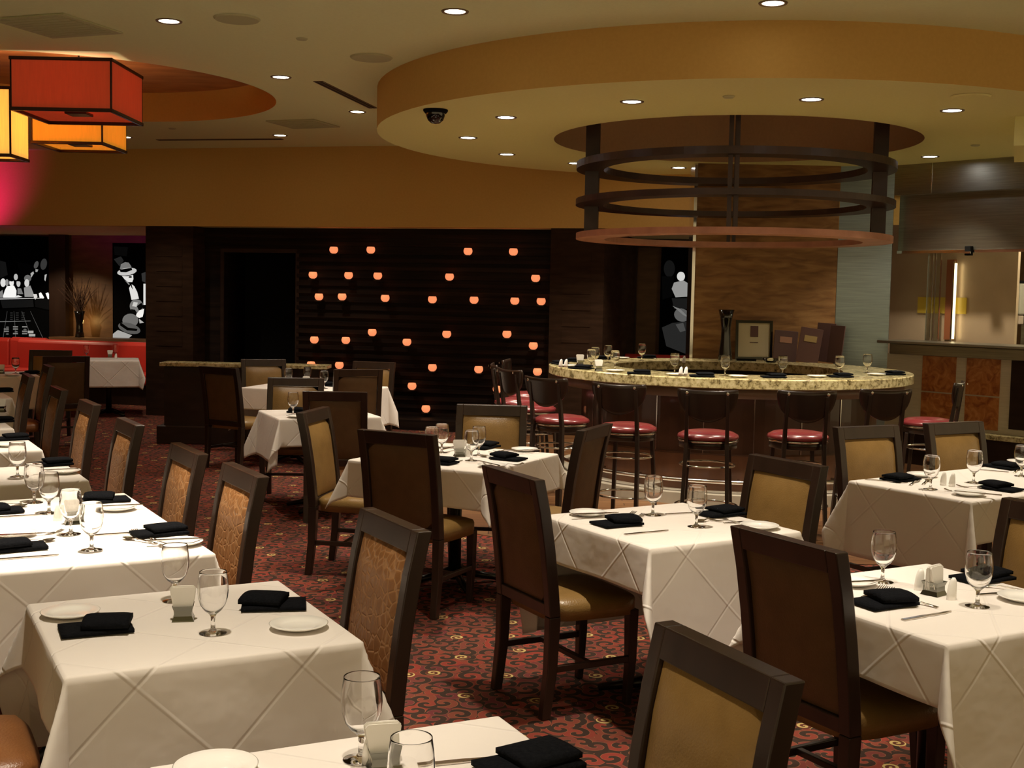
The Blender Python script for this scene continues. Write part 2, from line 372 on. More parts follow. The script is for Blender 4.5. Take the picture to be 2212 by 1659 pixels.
# ============================================================ ROOM SHELL
ZC, ZS, ZB = 3.58, 3.20, 2.555          # main ceiling, round soffit, wall-soffit underside
BC = (2.05, 11.6); R_OUT, R_HOLE = 3.35, 1.70
CC = (-4.35, 11.82); R_COF = 2.0
struct('floor', MB().box(-12, 10, -3, 22, -0.1, 0), 'carpet')
def ring_pts(c, r, n=96, z=0): return [Vector((c[0] + r * math.cos(2 * PI * i / n), c[1] + r * math.sin(2 * PI * i / n), z)) for i in range(n)]
def disc_floor():
    b = MB(); pts = ring_pts((0, 0), 3.75, 64, 0.004); low = ring_pts((0, 0), 3.75, 64, 0.0)
    b.add(pts, [tuple(range(64))]); n = 64
    b.add(pts + low, [(i, (i + 1) % n, n + (i + 1) % n, n + i) for i in range(n)]); return b
struct('floor_bar', disc_floor(), 'planks', (BC[0], BC[1], 0))
def poly_holes(outer, holes, z):
    loops = [[Vector((*p, z)) for p in outer]] + holes
    for h in holes:
        for p in h: p.z = z
    tris = tessellate_polygon(loops); flat = [p for l in loops for p in l]
    return MB().add(flat, tris)
struct('ceiling', poly_holes([(-12, -3), (10, -3), (10, 22), (-12, 22)], [ring_pts(BC, R_OUT), ring_pts(CC, R_COF)], ZC), 'ceiling')
struct('ceiling_soffit', MB().lathe([(R_HOLE, ZS), (R_OUT, ZS)], 96, (*BC, 0), smooth=False), 'soffit')
struct('trim_1', MB().lathe([(R_OUT, ZS), (R_OUT, ZC + 0.02)], 96, (*BC, 0)), 'tan')
hb = MB().lathe([(R_HOLE, ZS), (R_HOLE, 4.4)], 96, (*BC, 0)); hb.add(ring_pts(BC, R_HOLE, 96, 4.4), [tuple(range(96))])
struct('trim_2', hb, 'taupe')
struct('trim_3', MB().lathe([(R_COF, ZC), (R_COF, 3.9)], 96, (*CC, 0)), 'tan')
struct('ceiling_coffer', MB().add(ring_pts(CC, R_COF, 96, 3.9), [tuple(range(96))]), 'copper')
struct('trim_4', MB().box(0, 2.0, 0, 1.2, 2.97, ZS - 0.001), 'soffit', (3.915, 9.7, 0), R(-22.5))

# back wall frame: local x along the wall, local y away from the camera
WA = math.atan(-0.256); WO = Vector((0, 15.19, 0)); WX = Vector((math.cos(WA), math.sin(WA), 0)); WY = Vector((-math.sin(WA), math.cos(WA), 0))
def frame_hit(x, y, O, X, Y, yl):
    d = ray(x, y); t = ((O - CAMP).dot(Y) + yl) / d.dot(Y); p = CAMP + d * t; return (p - O).dot(X), p.z
def wl(x, y, yl=0.0): return frame_hit(x, y, WO, WX, WY, yl)
PL0, PL1 = wl(315, 700)[0], wl(417, 700)[0]; PR0, PR1 = wl(1186, 700)[0], wl(1302, 700)[0]
def wstruct(name, mb, mat, **k): return struct(name, mb, mat, WO, WA, **k)
wstruct('wall_back', MB().box(-11, 6.5, 0, 0.14, ZB, ZC + 0.02), 'tan')
wstruct('ceiling_nook', MB().box(-11, 6.5, 0.14, 3.0, ZB, ZB + 0.1), 'ceiling')
wstruct('wall_nook', MB().box(-11, 6.5, 2.7, 2.85, 0, ZB), 'niche')
wstruct('wall_pillar_left', MB().box(PL0, PL1, 0.0, 2.7, 0, ZB - 0.002), 'pillar_wood')
wstruct('wall_pillar_right', MB().box(PR0, PR1, 0.0, 2.7, 0, ZB - 0.002), 'pillar_wood')
# slatted candle wall with a dark doorway
CW = 0.32
d0, dz = wl(485, 545, CW); d1, _ = wl(640, 545, CW)
b = MB(); b.box(PL1, d0, CW, CW + 0.1, 0, ZB - 0.002); b.box(d0, d1, CW, CW + 0.1, dz, ZB - 0.002); b.box(d1, PR0, CW, CW + 0.1, 0, ZB - 0.002)
wstruct('wall_candle', b, 'slats')
b = MB(); z = 0.12
while z < ZB - 0.05:
    for xa, xb in ([(d1 + 0.02, PR0)] if z < dz + 0.03 else [(PL1, PR0)]):
        b.box(xa, xb, CW - 0.028, CW, z, z + 0.052)
    z += 0.105
wstruct('trim_5', b, 'slats')
wstruct('trim_6', MB().box(d0 - 0.05, d0, CW - 0.02, CW, 0, dz + 0.05).box(d1, d1 + 0.05, CW - 0.02, CW, 0, dz + 0.05).box(d0, d1, CW - 0.02, CW, dz, dz + 0.05), 'panel_wood')
wstruct('door_1', MB().box(d0 + 0.001, d1 - 0.001, CW + 0.6, CW + 0.65, 0, dz + 0.02), 'black')
wstruct('trim_25', MB().box(PL1, PR0, -0.25, CW - 0.03, 0, 0.13), 'slats')
# pillar relief panels
for q, (a, c) in enumerate(((PL0, PL1), (PR0, PR1))):
    b = MB()
    for k in range(7):
        b.box(a + 0.16, c - 0.16, -0.006, 0, 0.95 + k * 0.2, 1.09 + k * 0.2)
    wstruct('trim_%d' % (7 + q), b, 'pillar_wood')
struct('wall_left', MB().box(-12.1, -12, -3, 22, 0, 4), 'taupe')
struct('wall_far', MB().box(-12, 10, 21.9, 22, 0, 4), 'black')
# nook panels
def photo_rect(name, x0, x1, y0, y1, yl, th, mat):
    a, zt = wl(x0, y0, yl); c, zb = wl(x1, y1, yl); return wstruct(name, MB().box(a, c, yl - th, yl, zb, zt), mat)
photo_rect('trim_9', 113, 150, 500, 740, 2.62, 0.10, 'dark_wood')
photo_rect('trim_10', 1330, 1372, 500, 790, 2.62, 0.10, 'dark_wood')
photo_rect('trim_11', 1302, 1500, 500, 535, 2.62, 0.10, 'dark_wood')
# wall column behind the bar
struct('wall_column', MB().box(1.99, 3.55, 13.45, 13.75, 0, ZS + 0.4), 'column')
struct('trim_12', MB().box(1.955, 1.988, 13.44, 13.75, 0, ZS), 'chrome')

# ------------------------------------------------------------ kitchen pass (frame K)
KA = math.atan2(-1.15, 1.0); KO = Vector((4.1, 13.3, 0)); KX = Vector((math.cos(KA), math.sin(KA), 0)); KY = Vector((-math.sin(KA), math.cos(KA), 0))
def kl(x, y, yl=0.0): return frame_hit(x, y, KO, KX, KY, yl)
def kobj(name, mb, mat, **k): return struct(name, mb, mat, KO, KA, **k)
struct('wall_steel_panel', MB().add([(3.56, 13.47, 0), (4.1, 13.3, 0), (4.1, 13.3, ZC), (3.56, 13.47, ZC), (3.6, 13.56, 0), (4.13, 13.38, 0), (4.13, 13.38, ZC), (3.6, 13.56, ZC)],
    [(0, 1, 2, 3), (4, 7, 6, 5), (0, 4, 5, 1), (3, 2, 6, 7), (0, 3, 7, 4), (1, 5, 6, 2)]), 'steel_blue')
kobj('wall_hood', MB().box(0, 3, 0, 0.9, 2.88, ZC), 'steel')
kobj('wall_hood_lower', MB().box(0, 3, 0.12, 0.2, 2.27, 2.88), 'steel')
kobj('trim_13', MB().box(0, 3, 0.10, 0.125, 2.255, 2.285), 'chrome')
_s = kl(2012, 390)[0]
kobj('trim_14', MB().box(_s, _s + 0.008, -0.004, 0, 2.88, ZS), 'chrome')
kobj('wall_pass', MB().box(0.0, 3, 0.0, 0.14, 0.0, 1.17), 'cream_tile')
b = MB()
for xa, xb in ((1990, 2062), (2085, 2158)):
    a, _ = kl(xa, 850, -0.012); c, _ = kl(xb, 850, -0.012)
    b.box(a, c, -0.012, 0, 0.79, 1.165); b.box(a, c, -0.012, 0, 0.44, 0.775)
kobj('trim_15', b, 'orange_stone')
a, _ = kl(2182, 850, -0.012)
kobj('trim_16', MB().box(a, a + 0.45, -0.014, 0, 0.47, 1.165), 'panel_wood')
kobj('trim_17', MB().box(0.3, 3, -0.16, 0.0, 0.355, 0.41), 'granite', bevel=0.006)
kobj('wall_pass_base', MB().box(0.3, 3, -0.12, 0.0, 0.0, 0.355), 'panel_wood')
t = thing('pass_shelf', 'stainless steel kitchen pass shelf above the orange stone panels', 'shelf', KO, KA)
MB().box(0.0, 3.0, -0.22, 0.38, 1.285, 1.315).build('shelf_top', 'steel', t, bevel=0.006)
MB().box(0.12, 3.0, -0.16, 0.30, 1.172, 1.283).build('shelf_apron', 'steel', t, bevel=0.006)
# kitchen interior
kobj('wall_kitchen_back', MB().box(0.55, 4, 1.9, 2.0, 0, ZC), 'steel')
b = MB().box(-0.75, 1.15, 0.55, 0.6, 0, 2.6)
kobj('wall_kitchen_side', b, 'kitchen_tan')
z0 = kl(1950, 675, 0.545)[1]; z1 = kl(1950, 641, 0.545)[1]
kobj('trim_18', MB().box(0.02, 0.60, 0.535, 0.549, z0, z1), 'yellow')  # reflection of something lit, painted as a yellow band
x0, x1 = kl(2042, 650, 0.5)[0], kl(2058, 650, 0.5)[0]
kobj('trim_19', MB().box(x0, x1, 0.50, 0.549, 1.33, 2.2), 'kitchen_red')
x0 = kl(2060, 650, 0.48)[0]
t = thing('strip_light', 'thin glowing strip light upright in the kitchen opening', 'light', KO, KA)
MB().box(x0 + 0.006, x0 + 0.019, 0.47, 0.49, 1.34, 2.16).build('tube', simple('strip_glow', (1, 0.9, 0.6), emit=(1.0, 0.85, 0.5), es=1.1), t)
t2 = MB().box(x0 - 0.02, x0, 0.468, 0.492, 1.32, 2.18).build('channel', 'chrome', t)
for k, xp in enumerate((2002, 2012, 2018, 2029)):
    xx = kl(xp, 650, 0.40)[0]
    kobj('trim_%d' % (20 + k), MB().box(xx, xx + 0.006, 0.39, 0.41, 1.316, 2.27), 'chrome')
xx0, xx1 = kl(2002, 650, 0.4)[0], kl(2029, 650, 0.4)[0]
kobj('window_1', MB().box(xx0 + 0.008, xx1 - 0.002, 0.397, 0.403, 1.317, 2.268), 'pane')
# dispensers on the kitchen wall
def kwall_box(x0, x1, y0, y1, yl, th):
    a, zt = kl(x0, y0, yl); c, zb = kl(x1, y1, yl); return a, c, zb, zt
a, c, zb, zt = kwall_box(2158, 2216, 612, 680, 1.9, 0.1)
t = thing('towel_dispenser', 'beige paper towel dispenser on the steel kitchen wall', 'dispenser', KO, KA)
MB().box(a, c, 1.74, 1.9, zb, zt).build('housing', 'plastic', t, bevel=0.02)
MB().box(a + 0.03, c - 0.01, 1.76, 1.88, zb - 0.11, zb - 0.01).build('paper_tray', 'plastic2', t, bevel=0.01)
MB().box(a - 0.01, c, 1.72, 1.9, zt, zt + 0.03).build('lid', 'black', t, bevel=0.005)
a, c, zb, zt = kwall_box(2142, 2180, 700, 745, 1.8, 0.1)
t = thing('soap_dispenser', 'small tan soap dispenser below the paper towel box', 'dispenser', KO, KA)
MB().box(a + 0.05, c, 1.68, 1.9, zb, zt).build('body', 'plastic', t, bevel=0.02)
MB().box(a, a + 0.1, 1.70, 1.82, zt - 0.11, zt - 0.01).build('spout', 'plastic', t, bevel=0.02)
a, c, zb, zt = kwall_box(2088, 2100, 532, 552, 0.1, 0.1)
t = thing('hood_latch', 'small black and chrome latch on the steel hood edge', 'latch', KO, KA)
MB().box(a, c, 0.06, 0.118, zb, zt).build('body', 'black', t, bevel=0.004); MB().box(a - 0.003, c + 0.003, 0.05, 0.06, zb + 0.02, zb + 0.04).build('pin', 'chrome', t)
point(KO + KX * 2.2 + KY * 1.2 + Vector((0, 0, 2.7)), 38, (1.0, 0.88, 0.66), 0.15)

# ============================================================ CEILING FITTINGS
def disc(mb, r, z, n=32): return mb.add([(r * math.cos(2 * PI * i / n), r * math.sin(2 * PI * i / n), z) for i in range(n)], [tuple(range(n))])
def make_down(mat):
    t = thing('recessed_downlight', '-', 'ceiling light')
    MB().lathe([(0.068, -0.001), (0.070, -0.006), (0.088, -0.008), (0.092, -0.001)], 32).build('trim_ring', 'trim', t)
    disc(MB(), 0.069, -0.003).build('lens', mat, t); return Proto(t)
down_w, down_c = make_down('lens'), make_down('lens_cool')
def downlight(p, label, grp, power, angle=80, cool=False, blend=0.7):
    o = (down_c if cool else down_w).put(p, 0, label, grp)
    if power: spot(None, (p[0], p[1], p[2] - 0.03), power, angle, blend, (1.0, 0.86, 0.66) if cool else WARM)
    return o
G1 = 'downlights in the main ceiling'; G2 = 'downlights in the round soffit'
for x, y, lab in ((365, 45, 'recessed downlight above and right of the red pendant shade'), (983, 24, 'recessed downlight at the top centre of the ceiling'),
                  (1670, 6, 'recessed downlight cut by the top edge of the photo'), (607, 166, 'recessed downlight between copper recess and slot vent'),
                  (772, 241, 'recessed downlight beside the round soffit edge'), (270, 296, 'recessed downlight right of the orange pendant shade'),
                  (605, 292, 'recessed downlight near the faint square vent')):
    downlight(at(x, y, ZC - 0.001), lab, G1, 45, 95)
for x, y, lab in ((1365, 219, 'bright soffit downlight front left of the hanging rings'), (1753, 214, 'bright soffit downlight front right of the hanging rings'),
                  (2057, 238, 'soffit downlight right of the ring opening'), (1093, 253, 'soffit downlight right of the black camera dome'),
                  (1011, 297, 'soffit downlight below the black camera dome'), (1095, 333, 'soffit downlight lowest left on the soffit'),
                  (1243, 352, 'soffit downlight half hidden by the top ring'), (1466, 362, 'soffit downlight seen through the top ring'),
                  (2009, 338, 'soffit downlight near the steel kitchen hood')):
    downlight(at(x, y, ZS - 0.001), lab, G2, 62, 100, True)
def spk(x, y, z, r, lab, mat):
    o = disc(MB().lathe([(r - 0.012, -0.012), (r, -0.001)], 32), r - 0.012, -0.012).build('ceiling_speaker', mat)
    o.location = at(x, y, z); tag(o, lab, 'speaker')
spk(512, 40, ZC - 0.001, 0.16, 'flat round speaker grille right of the first downlight', 'vent'); spk(802, 124, ZC - 0.001, 0.17, 'flat round speaker grille beside the curved soffit', 'vent')
spk(2097, 208, ZS - 0.001, 0.14, 'pale round speaker grille on the soffit at right', 'soffit')
def vent(x, y, s, rz, lab):
    t = thing('ceiling_vent', lab, 'vent', at(x, y, ZC - 0.001), rz)
    MB().box(-s, s, -s, s, -0.012, 0).build('frame', 'vent', t, bevel=0.004)
    b = MB()
    for k in range(9): b.box(-s * 0.85, s * 0.85, -s * 0.85 + k * s * 0.2, -s * 0.85 + k * s * 0.2 + s * 0.08, -0.016, -0.011)
    b.build('slats', 'vent', t)
vent(125, 55, 0.32, R(-20), 'large square ceiling vent near the top left corner'); vent(655, 267, 0.30, R(-20), 'square ceiling vent above the dark candle wall')
def slotd(p0, p1, w, lab):
    a, c = at(*p0, ZC - 0.001), at(*p1, ZC - 0.001); d = c - a
    t = thing('slot_vent', lab, 'vent', a, math.atan2(d.y, d.x))
    MB().box(0, d.length, -w, w, -0.006, 0).build('frame', 'trim', t)
    MB().box(0.01, d.length - 0.01, -w * 0.75, -w * 0.15, -0.008, -0.005).box(0.01, d.length - 0.01, w * 0.15, w * 0.75, -0.008, -0.005).build('slots', 'slot', t)
slotd((687, 175), (806, 233), 0.045, 'dark double slot vent running into the round soffit')
slotd((340, 302), (610, 300), 0.04, 'long thin slot vent near the back soffit')
for x, y, z, lab in ((652, 83, ZC, 'small flat sprinkler cover above the copper recess'), (372, 277, ZC, 'small sprinkler cover below the copper recess'),
                     (1574, 208, ZS, 'small sprinkler cover above the ring opening'), (2107, 313, ZS, 'small sprinkler cover near the kitchen hood')):
    o = disc(MB().lathe([(0.035, -0.012), (0.045, -0.001)], 20), 0.035, -0.012, 20).build('sprinkler_cover', 'vent'); o.location = at(x, y, z - 0.001); tag(o, lab, 'sprinkler')
t = thing('camera_dome', 'black security camera dome hanging under the round soffit', 'security camera', at(941, 237, ZS - 0.001))
MB().lathe([(0.0, 0), (0.10, 0), (0.10, -0.012), (0.085, -0.03), (0.0, -0.03)], 32).build('mount', 'black', t)
MB().lathe([(0.078, -0.028), (0.076, -0.05), (0.062, -0.085), (0.035, -0.108), (0.0, -0.115)], 32).build('dome', 'dome', t)

# pendant lanterns
def pendant(x0, x1, y0, y1, z0, z1, mat, lab, rz, power, col, rod=True):
    cx, cy = (x0 + x1) / 2, (y0 + y1) / 2; w, d, h = (x1 - x0) / 2, (y1 - y0) / 2, z1 - z0
    t = thing('pendant_lantern', lab, 'pendant light', (cx, cy, z0), rz, 'box pendant lanterns')
    e = 0.006
    b = MB()
    for s in (-1, 1):
        b.box(-w, w, s * d - e, s * d + e, 0.01, h - 0.01); b.box(s * w - e, s * w + e, -d, d, 0.01, h - 0.01)
    b.build('lamp_shade', mat, t)
    MB().box(-w, w, -d, d, 0.035, 0.042).build('diffuser', mat, t)
    r = 0.014
    b = MB()
    for zz in (0.0, h):
        b.box(-w - r, w + r, -d - r, -d + r, zz - r, zz + r).box(-w - r, w + r, d - r, d + r, zz - r, zz + r)
        b.box(-w - r, -w + r, -d, d, zz - r, zz + r).box(w - r, w + r, -d, d, zz - r, zz + r)
    for sx in (-1, 1):
        for sy in (-1, 1): b.box(sx * w - 0.008, sx * w + 0.008, sy * d - 0.008, sy * d + 0.008, 0, h)
    b.build('frame', 'shade_rim', t, bevel=0.004)
    MB().box(-0.09, 0.09, -0.09, 0.09, 0.012, 0.034).build('bottom_plate', 'shade_rim', t, bevel=0.004)
    MB().tube([(0, 0, h * 0.6), (0, 0, 3.9 - z0)], 0.008).build('rod', 'shade_rim', t)
    point((cx, cy, z0 + h * 0.55), power, col, 0.06)
Xr = (27 - 1106) / F * 9.87; pendant(Xr, Xr + 0.80, 9.87, 10.67, 3.13, 3.53, 'shade_red', 'large red fabric box pendant, frontmost of the three', 0, 4.5, (1.0, 0.80, 0.55))
Xy = (20 - 1106) / F * 10.9; pendant(Xy - 0.60, Xy, 10.9, 11.35, 2.87, 3.46, 'shade_yellow', 'tall yellow fabric box pendant at the left photo edge', R(3), 8, (1.0, 0.80, 0.45))
Xo = (62 - 1106) / F * 11.5; pendant(Xo, Xo + 0.66, 11.6, 12.3, 3.07, 3.38, 'shade_orange', 'flat orange fabric box pendant behind the red one', 0, 4, (1.0, 0.75, 0.45))

# hanging ring canopy
t = thing('ring_canopy', 'dark wood canopy of three large rings hung above the round bar', 'ceiling feature', (*BC, 0))
for z0, z1, ri, ro, mt in ((2.265, 2.32, 1.20, 1.47, 'ring_wood_lit'), (2.585, 2.64, 1.22, 1.48, 'post_wood'), (2.92, 2.985, 1.22, 1.48, 'post_wood')):
    MB().lathe([(ri, z0), (ro, z0), (ro, z1), (ri, z1), (ri, z0)], 96, smooth=False).build('ring', mt, t)
for k in range(4):
    T = Matrix.Rotation(R(90 * k - 10), 4, 'Z')
    MB().box(1.27, 1.40, -0.045, -0.008, 2.325, 4.39, T=T).box(1.27, 1.40, 0.012, 0.048, 2.325, 4.39, T=T).build('post', 'post_wood', t)

# ============================================================ BAR
t = thing('round_bar', 'round bar with speckled granite counter and dark wood base', 'bar', (*BC, 0))
MB().lathe([(1.07, 0.985), (1.69, 0.985), (1.70, 0.992), (1.70, 1.063), (1.693, 1.07), (1.07, 1.07), (1.07, 0.985)], 128, smooth=False).build('countertop', 'granite', t)
MB().lathe([(1.2, 0.984), (1.62, 0.984), (1.62, 0.90), (1.4, 0.90)], 96).build('counter_apron', 'apron', t)
MB().lathe([(1.38, 0.40), (1.38, 0.90), (1.10, 0.90), (1.10, 0.0)], 96, smooth=False).build('base_panel', 'bar_panel', t)
MB().lathe([(1.42, 0.10), (1.42, 0.40), (1.38, 0.41)], 96, smooth=False).build('lower_panel', 'bar_wood', t)
MB().lathe([(1.42, 0.10), (1.66, 0.10), (1.66, 0.0)], 96, smooth=False).build('plinth', 'marble', t)
for k in range(9):
    a = R(200 + k * 17.5)
    MB().box(1.381, 1.387, -0.004, 0.004, 0.41, 0.895, T=Matrix.Rotation(a, 4, 'Z')).build('joint_strip', 'chrome', t)
MB().tube([(1.58 * math.cos(2 * PI * i / 72), 1.58 * math.sin(2 * PI * i / 72), 0.20) for i in range(72)], 0.018, closed=True).build('foot_rail', 'chrome', t)
for k in range(10):
    a = R(195 + k * 17.5)
    MB().tube([(1.42 * math.cos(a), 1.42 * math.sin(a), 0.20), (1.575 * math.cos(a), 1.575 * math.sin(a), 0.20)], 0.010).build('rail_bracket', 'chrome', t)
# stools
def make_stool():
    t = thing('bar_stool', '-', 'bar stool')
    st = MB().lathe([(0.0, 0.775), (0.12, 0.773), (0.18, 0.764), (0.215, 0.745), (0.222, 0.728), (0.213, 0.716), (0.0, 0.714)], 40).build('seat', 'vinyl', t)
    MB().lathe([(0.0, 0.713), (0.205, 0.713), (0.207, 0.655), (0.19, 0.65), (0.0, 0.65)], 40).build('seat_ring', 'chair_wood', t)
    MB().lathe([(0.216, 0.712), (0.219, 0.706), (0.216, 0.700)], 40).build('seat_band', 'chrome', st)
    for sx in (-1, 1):
        MB().sweep([(sx * 0.165, -0.235, 0.0), (sx * 0.150, -0.190, 0.45), (sx * 0.142, -0.185, 0.70), (sx * 0.140, -0.235, 1.04)], [0.026, 0.028, 0.028, 0.024], [0.034, 0.036, 0.034, 0.022]).build('leg', 'chair_wood', t, bevel=0.003)
        MB().sweep([(sx * 0.175, 0.195, 0.0), (sx * 0.145, 0.145, 0.655)], 0.028, 0.028).build('leg', 'chair_wood', t, bevel=0.003)
    # curved shield back
    b = MB(); nu, nv = 14, 8; vs = []
    for side in (0, 1):
        for j in range(nv + 1):
            v = j / nv; z = 1.085 - v * 0.235; hw = 0.215 * (1 - 0.10 * v - 0.42 * v ** 4) * (1 if v > 0.12 else 0.965 + 0.29 * v)
            for i in range(nu + 1):
                u = 2 * i / nu - 1; x = u * hw
                zz = z - 0.010 * (1 - u * u) * (1 - v) - 0.020 * (1 - abs(u)) * v * 0 + (0.03 * u * u * v)
                y = -0.262 + 0.85 * x * x + 0.035 * v + (0.014 if side else 0)
                vs.append((x, y, zz))
    k = nu + 1; n = k * (nv + 1); fs = []
    for j in range(nv):
        for i in range(nu):
            q = j * k + i; fs.append((q, q + 1, q + k + 1, q + k)); fs.append((n + q, n + q + k, n + q + k + 1, n + q + 1))
    for i in range(nu):
        fs.append((i, n + i, n + i + 1, i + 1)); q = nv * k + i; fs.append((q, q + 1, n + q + 1, n + q))
    for j in range(nv):
        q = j * k; fs.append((q, q + k, n + q + k, n + q)); q = j * k + nu; fs.append((q, n + q, n + q + k, q + k))
    bk = b.add(vs, fs, 0, True).build('backrest', 'chair_wood', t)
    for sx in (-1, 1):
        MB().lathe([(0.0, 0.006), (0.008, 0.004), (0.011, 0.0)], 12).build('screw_cap', 'chrome', bk).matrix_local = Matrix.Translation((sx * 0.14, -0.268, 1.058)) @ Matrix.Rotation(R(90), 4, 'X')
    for zz, rr in ((0.53, 0.195), (0.235, 0.22)):
        MB().tube([(rr * math.cos(2 * PI * i / 36), rr * 0.97 * math.sin(2 * PI * i / 36) - 0.02, zz) for i in range(36)], 0.008, closed=True).build('foot_ring', 'chrome', t)
    return Proto(t)
stool = make_stool()
GS = 'red seated stools around the round bar'
for x, y, ang, lab in ((1160, 879, None, 'red stool left of the bar, second nearest the candle wall'), (1130, 868, -8, 'red stool left of the bar with the leftmost backrest'),
                       (1222, 857, None, 'red stool tucked behind others at the far left of bar'), (1214, 897, None, 'red stool at the left front of the bar'),
                       (1356, 914, None, 'red stool second from the left along the bar front'), (1530, 930, None, 'red stool at the centre front of the bar'),
                       (1724, 931, None, 'red stool right of centre along the bar front'), (1877, 925, None, 'red stool half hidden by a tan dining chair'),
                       (1985, 915, None, 'red stool beside the orange stone kitchen wall')):
    p = at(x, y, 0.775); p.z = 0.004
    if x == 1222: p = Vector((0.16, 11.9, 0.004))
    if x == 1160: p = Vector((0.17, 10.55, 0.004))
    if x == 1130: p = Vector((0.06, 11.15, 0.004))
    if x == 1985: p = Vector((3.44, 9.98, 0.004))
    f = math.atan2(BC[1] - p.y, BC[0] - p.x) - PI / 2 + R(ang or 0)
    if x == 1985: f = R(62)
    stool.put(p, f, lab, GS)

# ============================================================ TABLEWARE PROTOTYPES
def solo(name, cat, mb, mat, **k):
    o = mb.build(name, mat, **k); tag(o, '-', cat); return Proto(o)
goblet_mesh = MB().lathe([(0.0, 0.0), (0.035, 0.0), (0.0368, 0.0003), (0.0375, 0.0010), (0.0368, 0.0018), (0.035, 0.0024), (0.028, 0.0042), (0.012, 0.0075), (0.0065, 0.014), (0.0055, 0.030), (0.0065, 0.048), (0.012, 0.056), (0.024, 0.066),
           (0.034, 0.081), (0.0405, 0.102), (0.0425, 0.122), (0.041, 0.146), (0.0376, 0.1712), (0.0373, 0.1738), (0.0368, 0.1745), (0.0362, 0.1738), (0.0361, 0.1712),
           (0.0393, 0.146), (0.0408, 0.122), (0.0388, 0.102), (0.0322, 0.0822), (0.022, 0.0685), (0.010, 0.0605), (0.0, 0.0590)], 64)
goblet = solo('water_goblet', 'glass', goblet_mesh, 'glass')
plate = solo('bread_plate', 'plate', MB().lathe([(0.0, 0.0), (0.045, 0.0), (0.05, 0.003), (0.080, 0.0135), (0.083, 0.016), (0.080, 0.0175), (0.052, 0.0085), (0.045, 0.006), (0.0, 0.006)], 48), 'china')
def pillow(b, w, l, z0, h, T=None, curve=0.0, n=10):
    """soft folded-cloth slab"""
    vs = []; fs = []
    for side in (1, 0):
        for j in range(n + 1):
            for i in range(n + 1):
                u, v = 2 * i / n - 1, 2 * j / n - 1
                e = (1 - abs(u) ** 6) * (1 - abs(v) ** 6)
                z = z0 + h / 2 + (h / 2 * (0.55 + 0.45 * e) if side else -h / 2 * (0.55 + 0.45 * e)) + curve * math.cos(u * 1.5) * (1 if side else 0)
                p = Vector((u * w / 2, v * l / 2, z)); vs.append(T @ p if T else p)
    k = n + 1; m_ = k * k
    for j in range(n):
        for i in range(n):
            q = j * k + i; fs += [(q, q + 1, q + k + 1, q + k), (m_ + q, m_ + q + k, m_ + q + k + 1, m_ + q + 1)]
    for i in range(n):
        fs += [(i, m_ + i, m_ + i + 1, i + 1), (n * k + i, n * k + i + 1, m_ + n * k + i + 1, m_ + n * k + i)]
        fs += [(i * k, (i + 1) * k, m_ + (i + 1) * k, m_ + i * k), (i * k + n, m_ + i * k + n, m_ + (i + 1) * k + n, (i + 1) * k + n)]
    b.add(vs, fs, 0, True)
def nap(v):
    b = MB()
    if v == 0:
        pillow(b, 0.12, 0.20, 0.0, 0.019); pillow(b, 0.115, 0.135, 0.0170, 0.020, Matrix.Translation((0.004, -0.026, 0)) @ Matrix.Rotation(R(5), 4, 'Z'), 0.004)
    else:
        pillow(b, 0.13, 0.19, 0.0, 0.017); pillow(b, 0.12, 0.125, 0.0155, 0.022, Matrix.Translation((0.006, 0.030, 0)) @ Matrix.Rotation(R(-14), 4, 'Z'), 0.007)
    return solo('folded_napkin', 'napkin', b, 'napkin')
napA, napB = nap(0), nap(1)
def flat_outline(b, pts, z0, z1, mi=0):
    n = len(pts); vs = [(x, y, z0) for x, y in pts] + [(x, y, z1) for x, y in pts]
    b.add(vs, [tuple(range(n)), tuple(range(n, 2 * n))] + [(i, (i + 1) % n, n + (i + 1) % n, n + i) for i in range(n)], mi)
def knife_mb():
    b = MB(); flat_outline(b, [(-0.008, -0.11), (0.008, -0.11), (0.0085, -0.02), (0.006, 0.0), (0.009, 0.01), (0.010, 0.07), (0.004, 0.108), (-0.002, 0.112), (-0.006, 0.0), (-0.0085, -0.02)], 0.0, 0.0045)
    return b
knife = solo('table_knife', 'knife', knife_mb(), 'cutlery', bevel=0.0012)
def bowl_strip(b, prof, zf, th=0.0025):
    vs = []; n = len(prof)
    for y, w, z in prof: vs += [(-w, y, z), (w, y, z), (w, y, z + th), (-w, y, z + th)]
    fs = []
    for k in range(n - 1):
        for q in range(4): fs.append((k * 4 + q, k * 4 + (q + 1) % 4, k * 4 + 4 + (q + 1) % 4, k * 4 + 4 + q))
    fs += [(3, 2, 1, 0), tuple((n - 1) * 4 + q for q in range(4))]; b.add(vs, fs, 0, True)
def fork_mb():
    b = MB(); bowl_strip(b, [(-0.10, 0.0085, 0.0005), (-0.06, 0.006, 0.004), (0.0, 0.0035, 0.009), (0.025, 0.005, 0.006), (0.040, 0.0115, 0.002), (0.055, 0.0125, 0.001)], 0)
    for s in (-0.0105, -0.0035, 0.0035, 0.0105):
        bowl_strip(b, [(-0.0 + 0.053, 0.0020, 0.001), (0.075, 0.0018, 0.003), (0.098, 0.0012, 0.010)], 0); vs = b.v[-12:]; b.v[-12:] = [(x + s, y, z) for x, y, z in vs]
    return b
fork = solo('table_fork', 'fork', fork_mb(), 'cutlery')
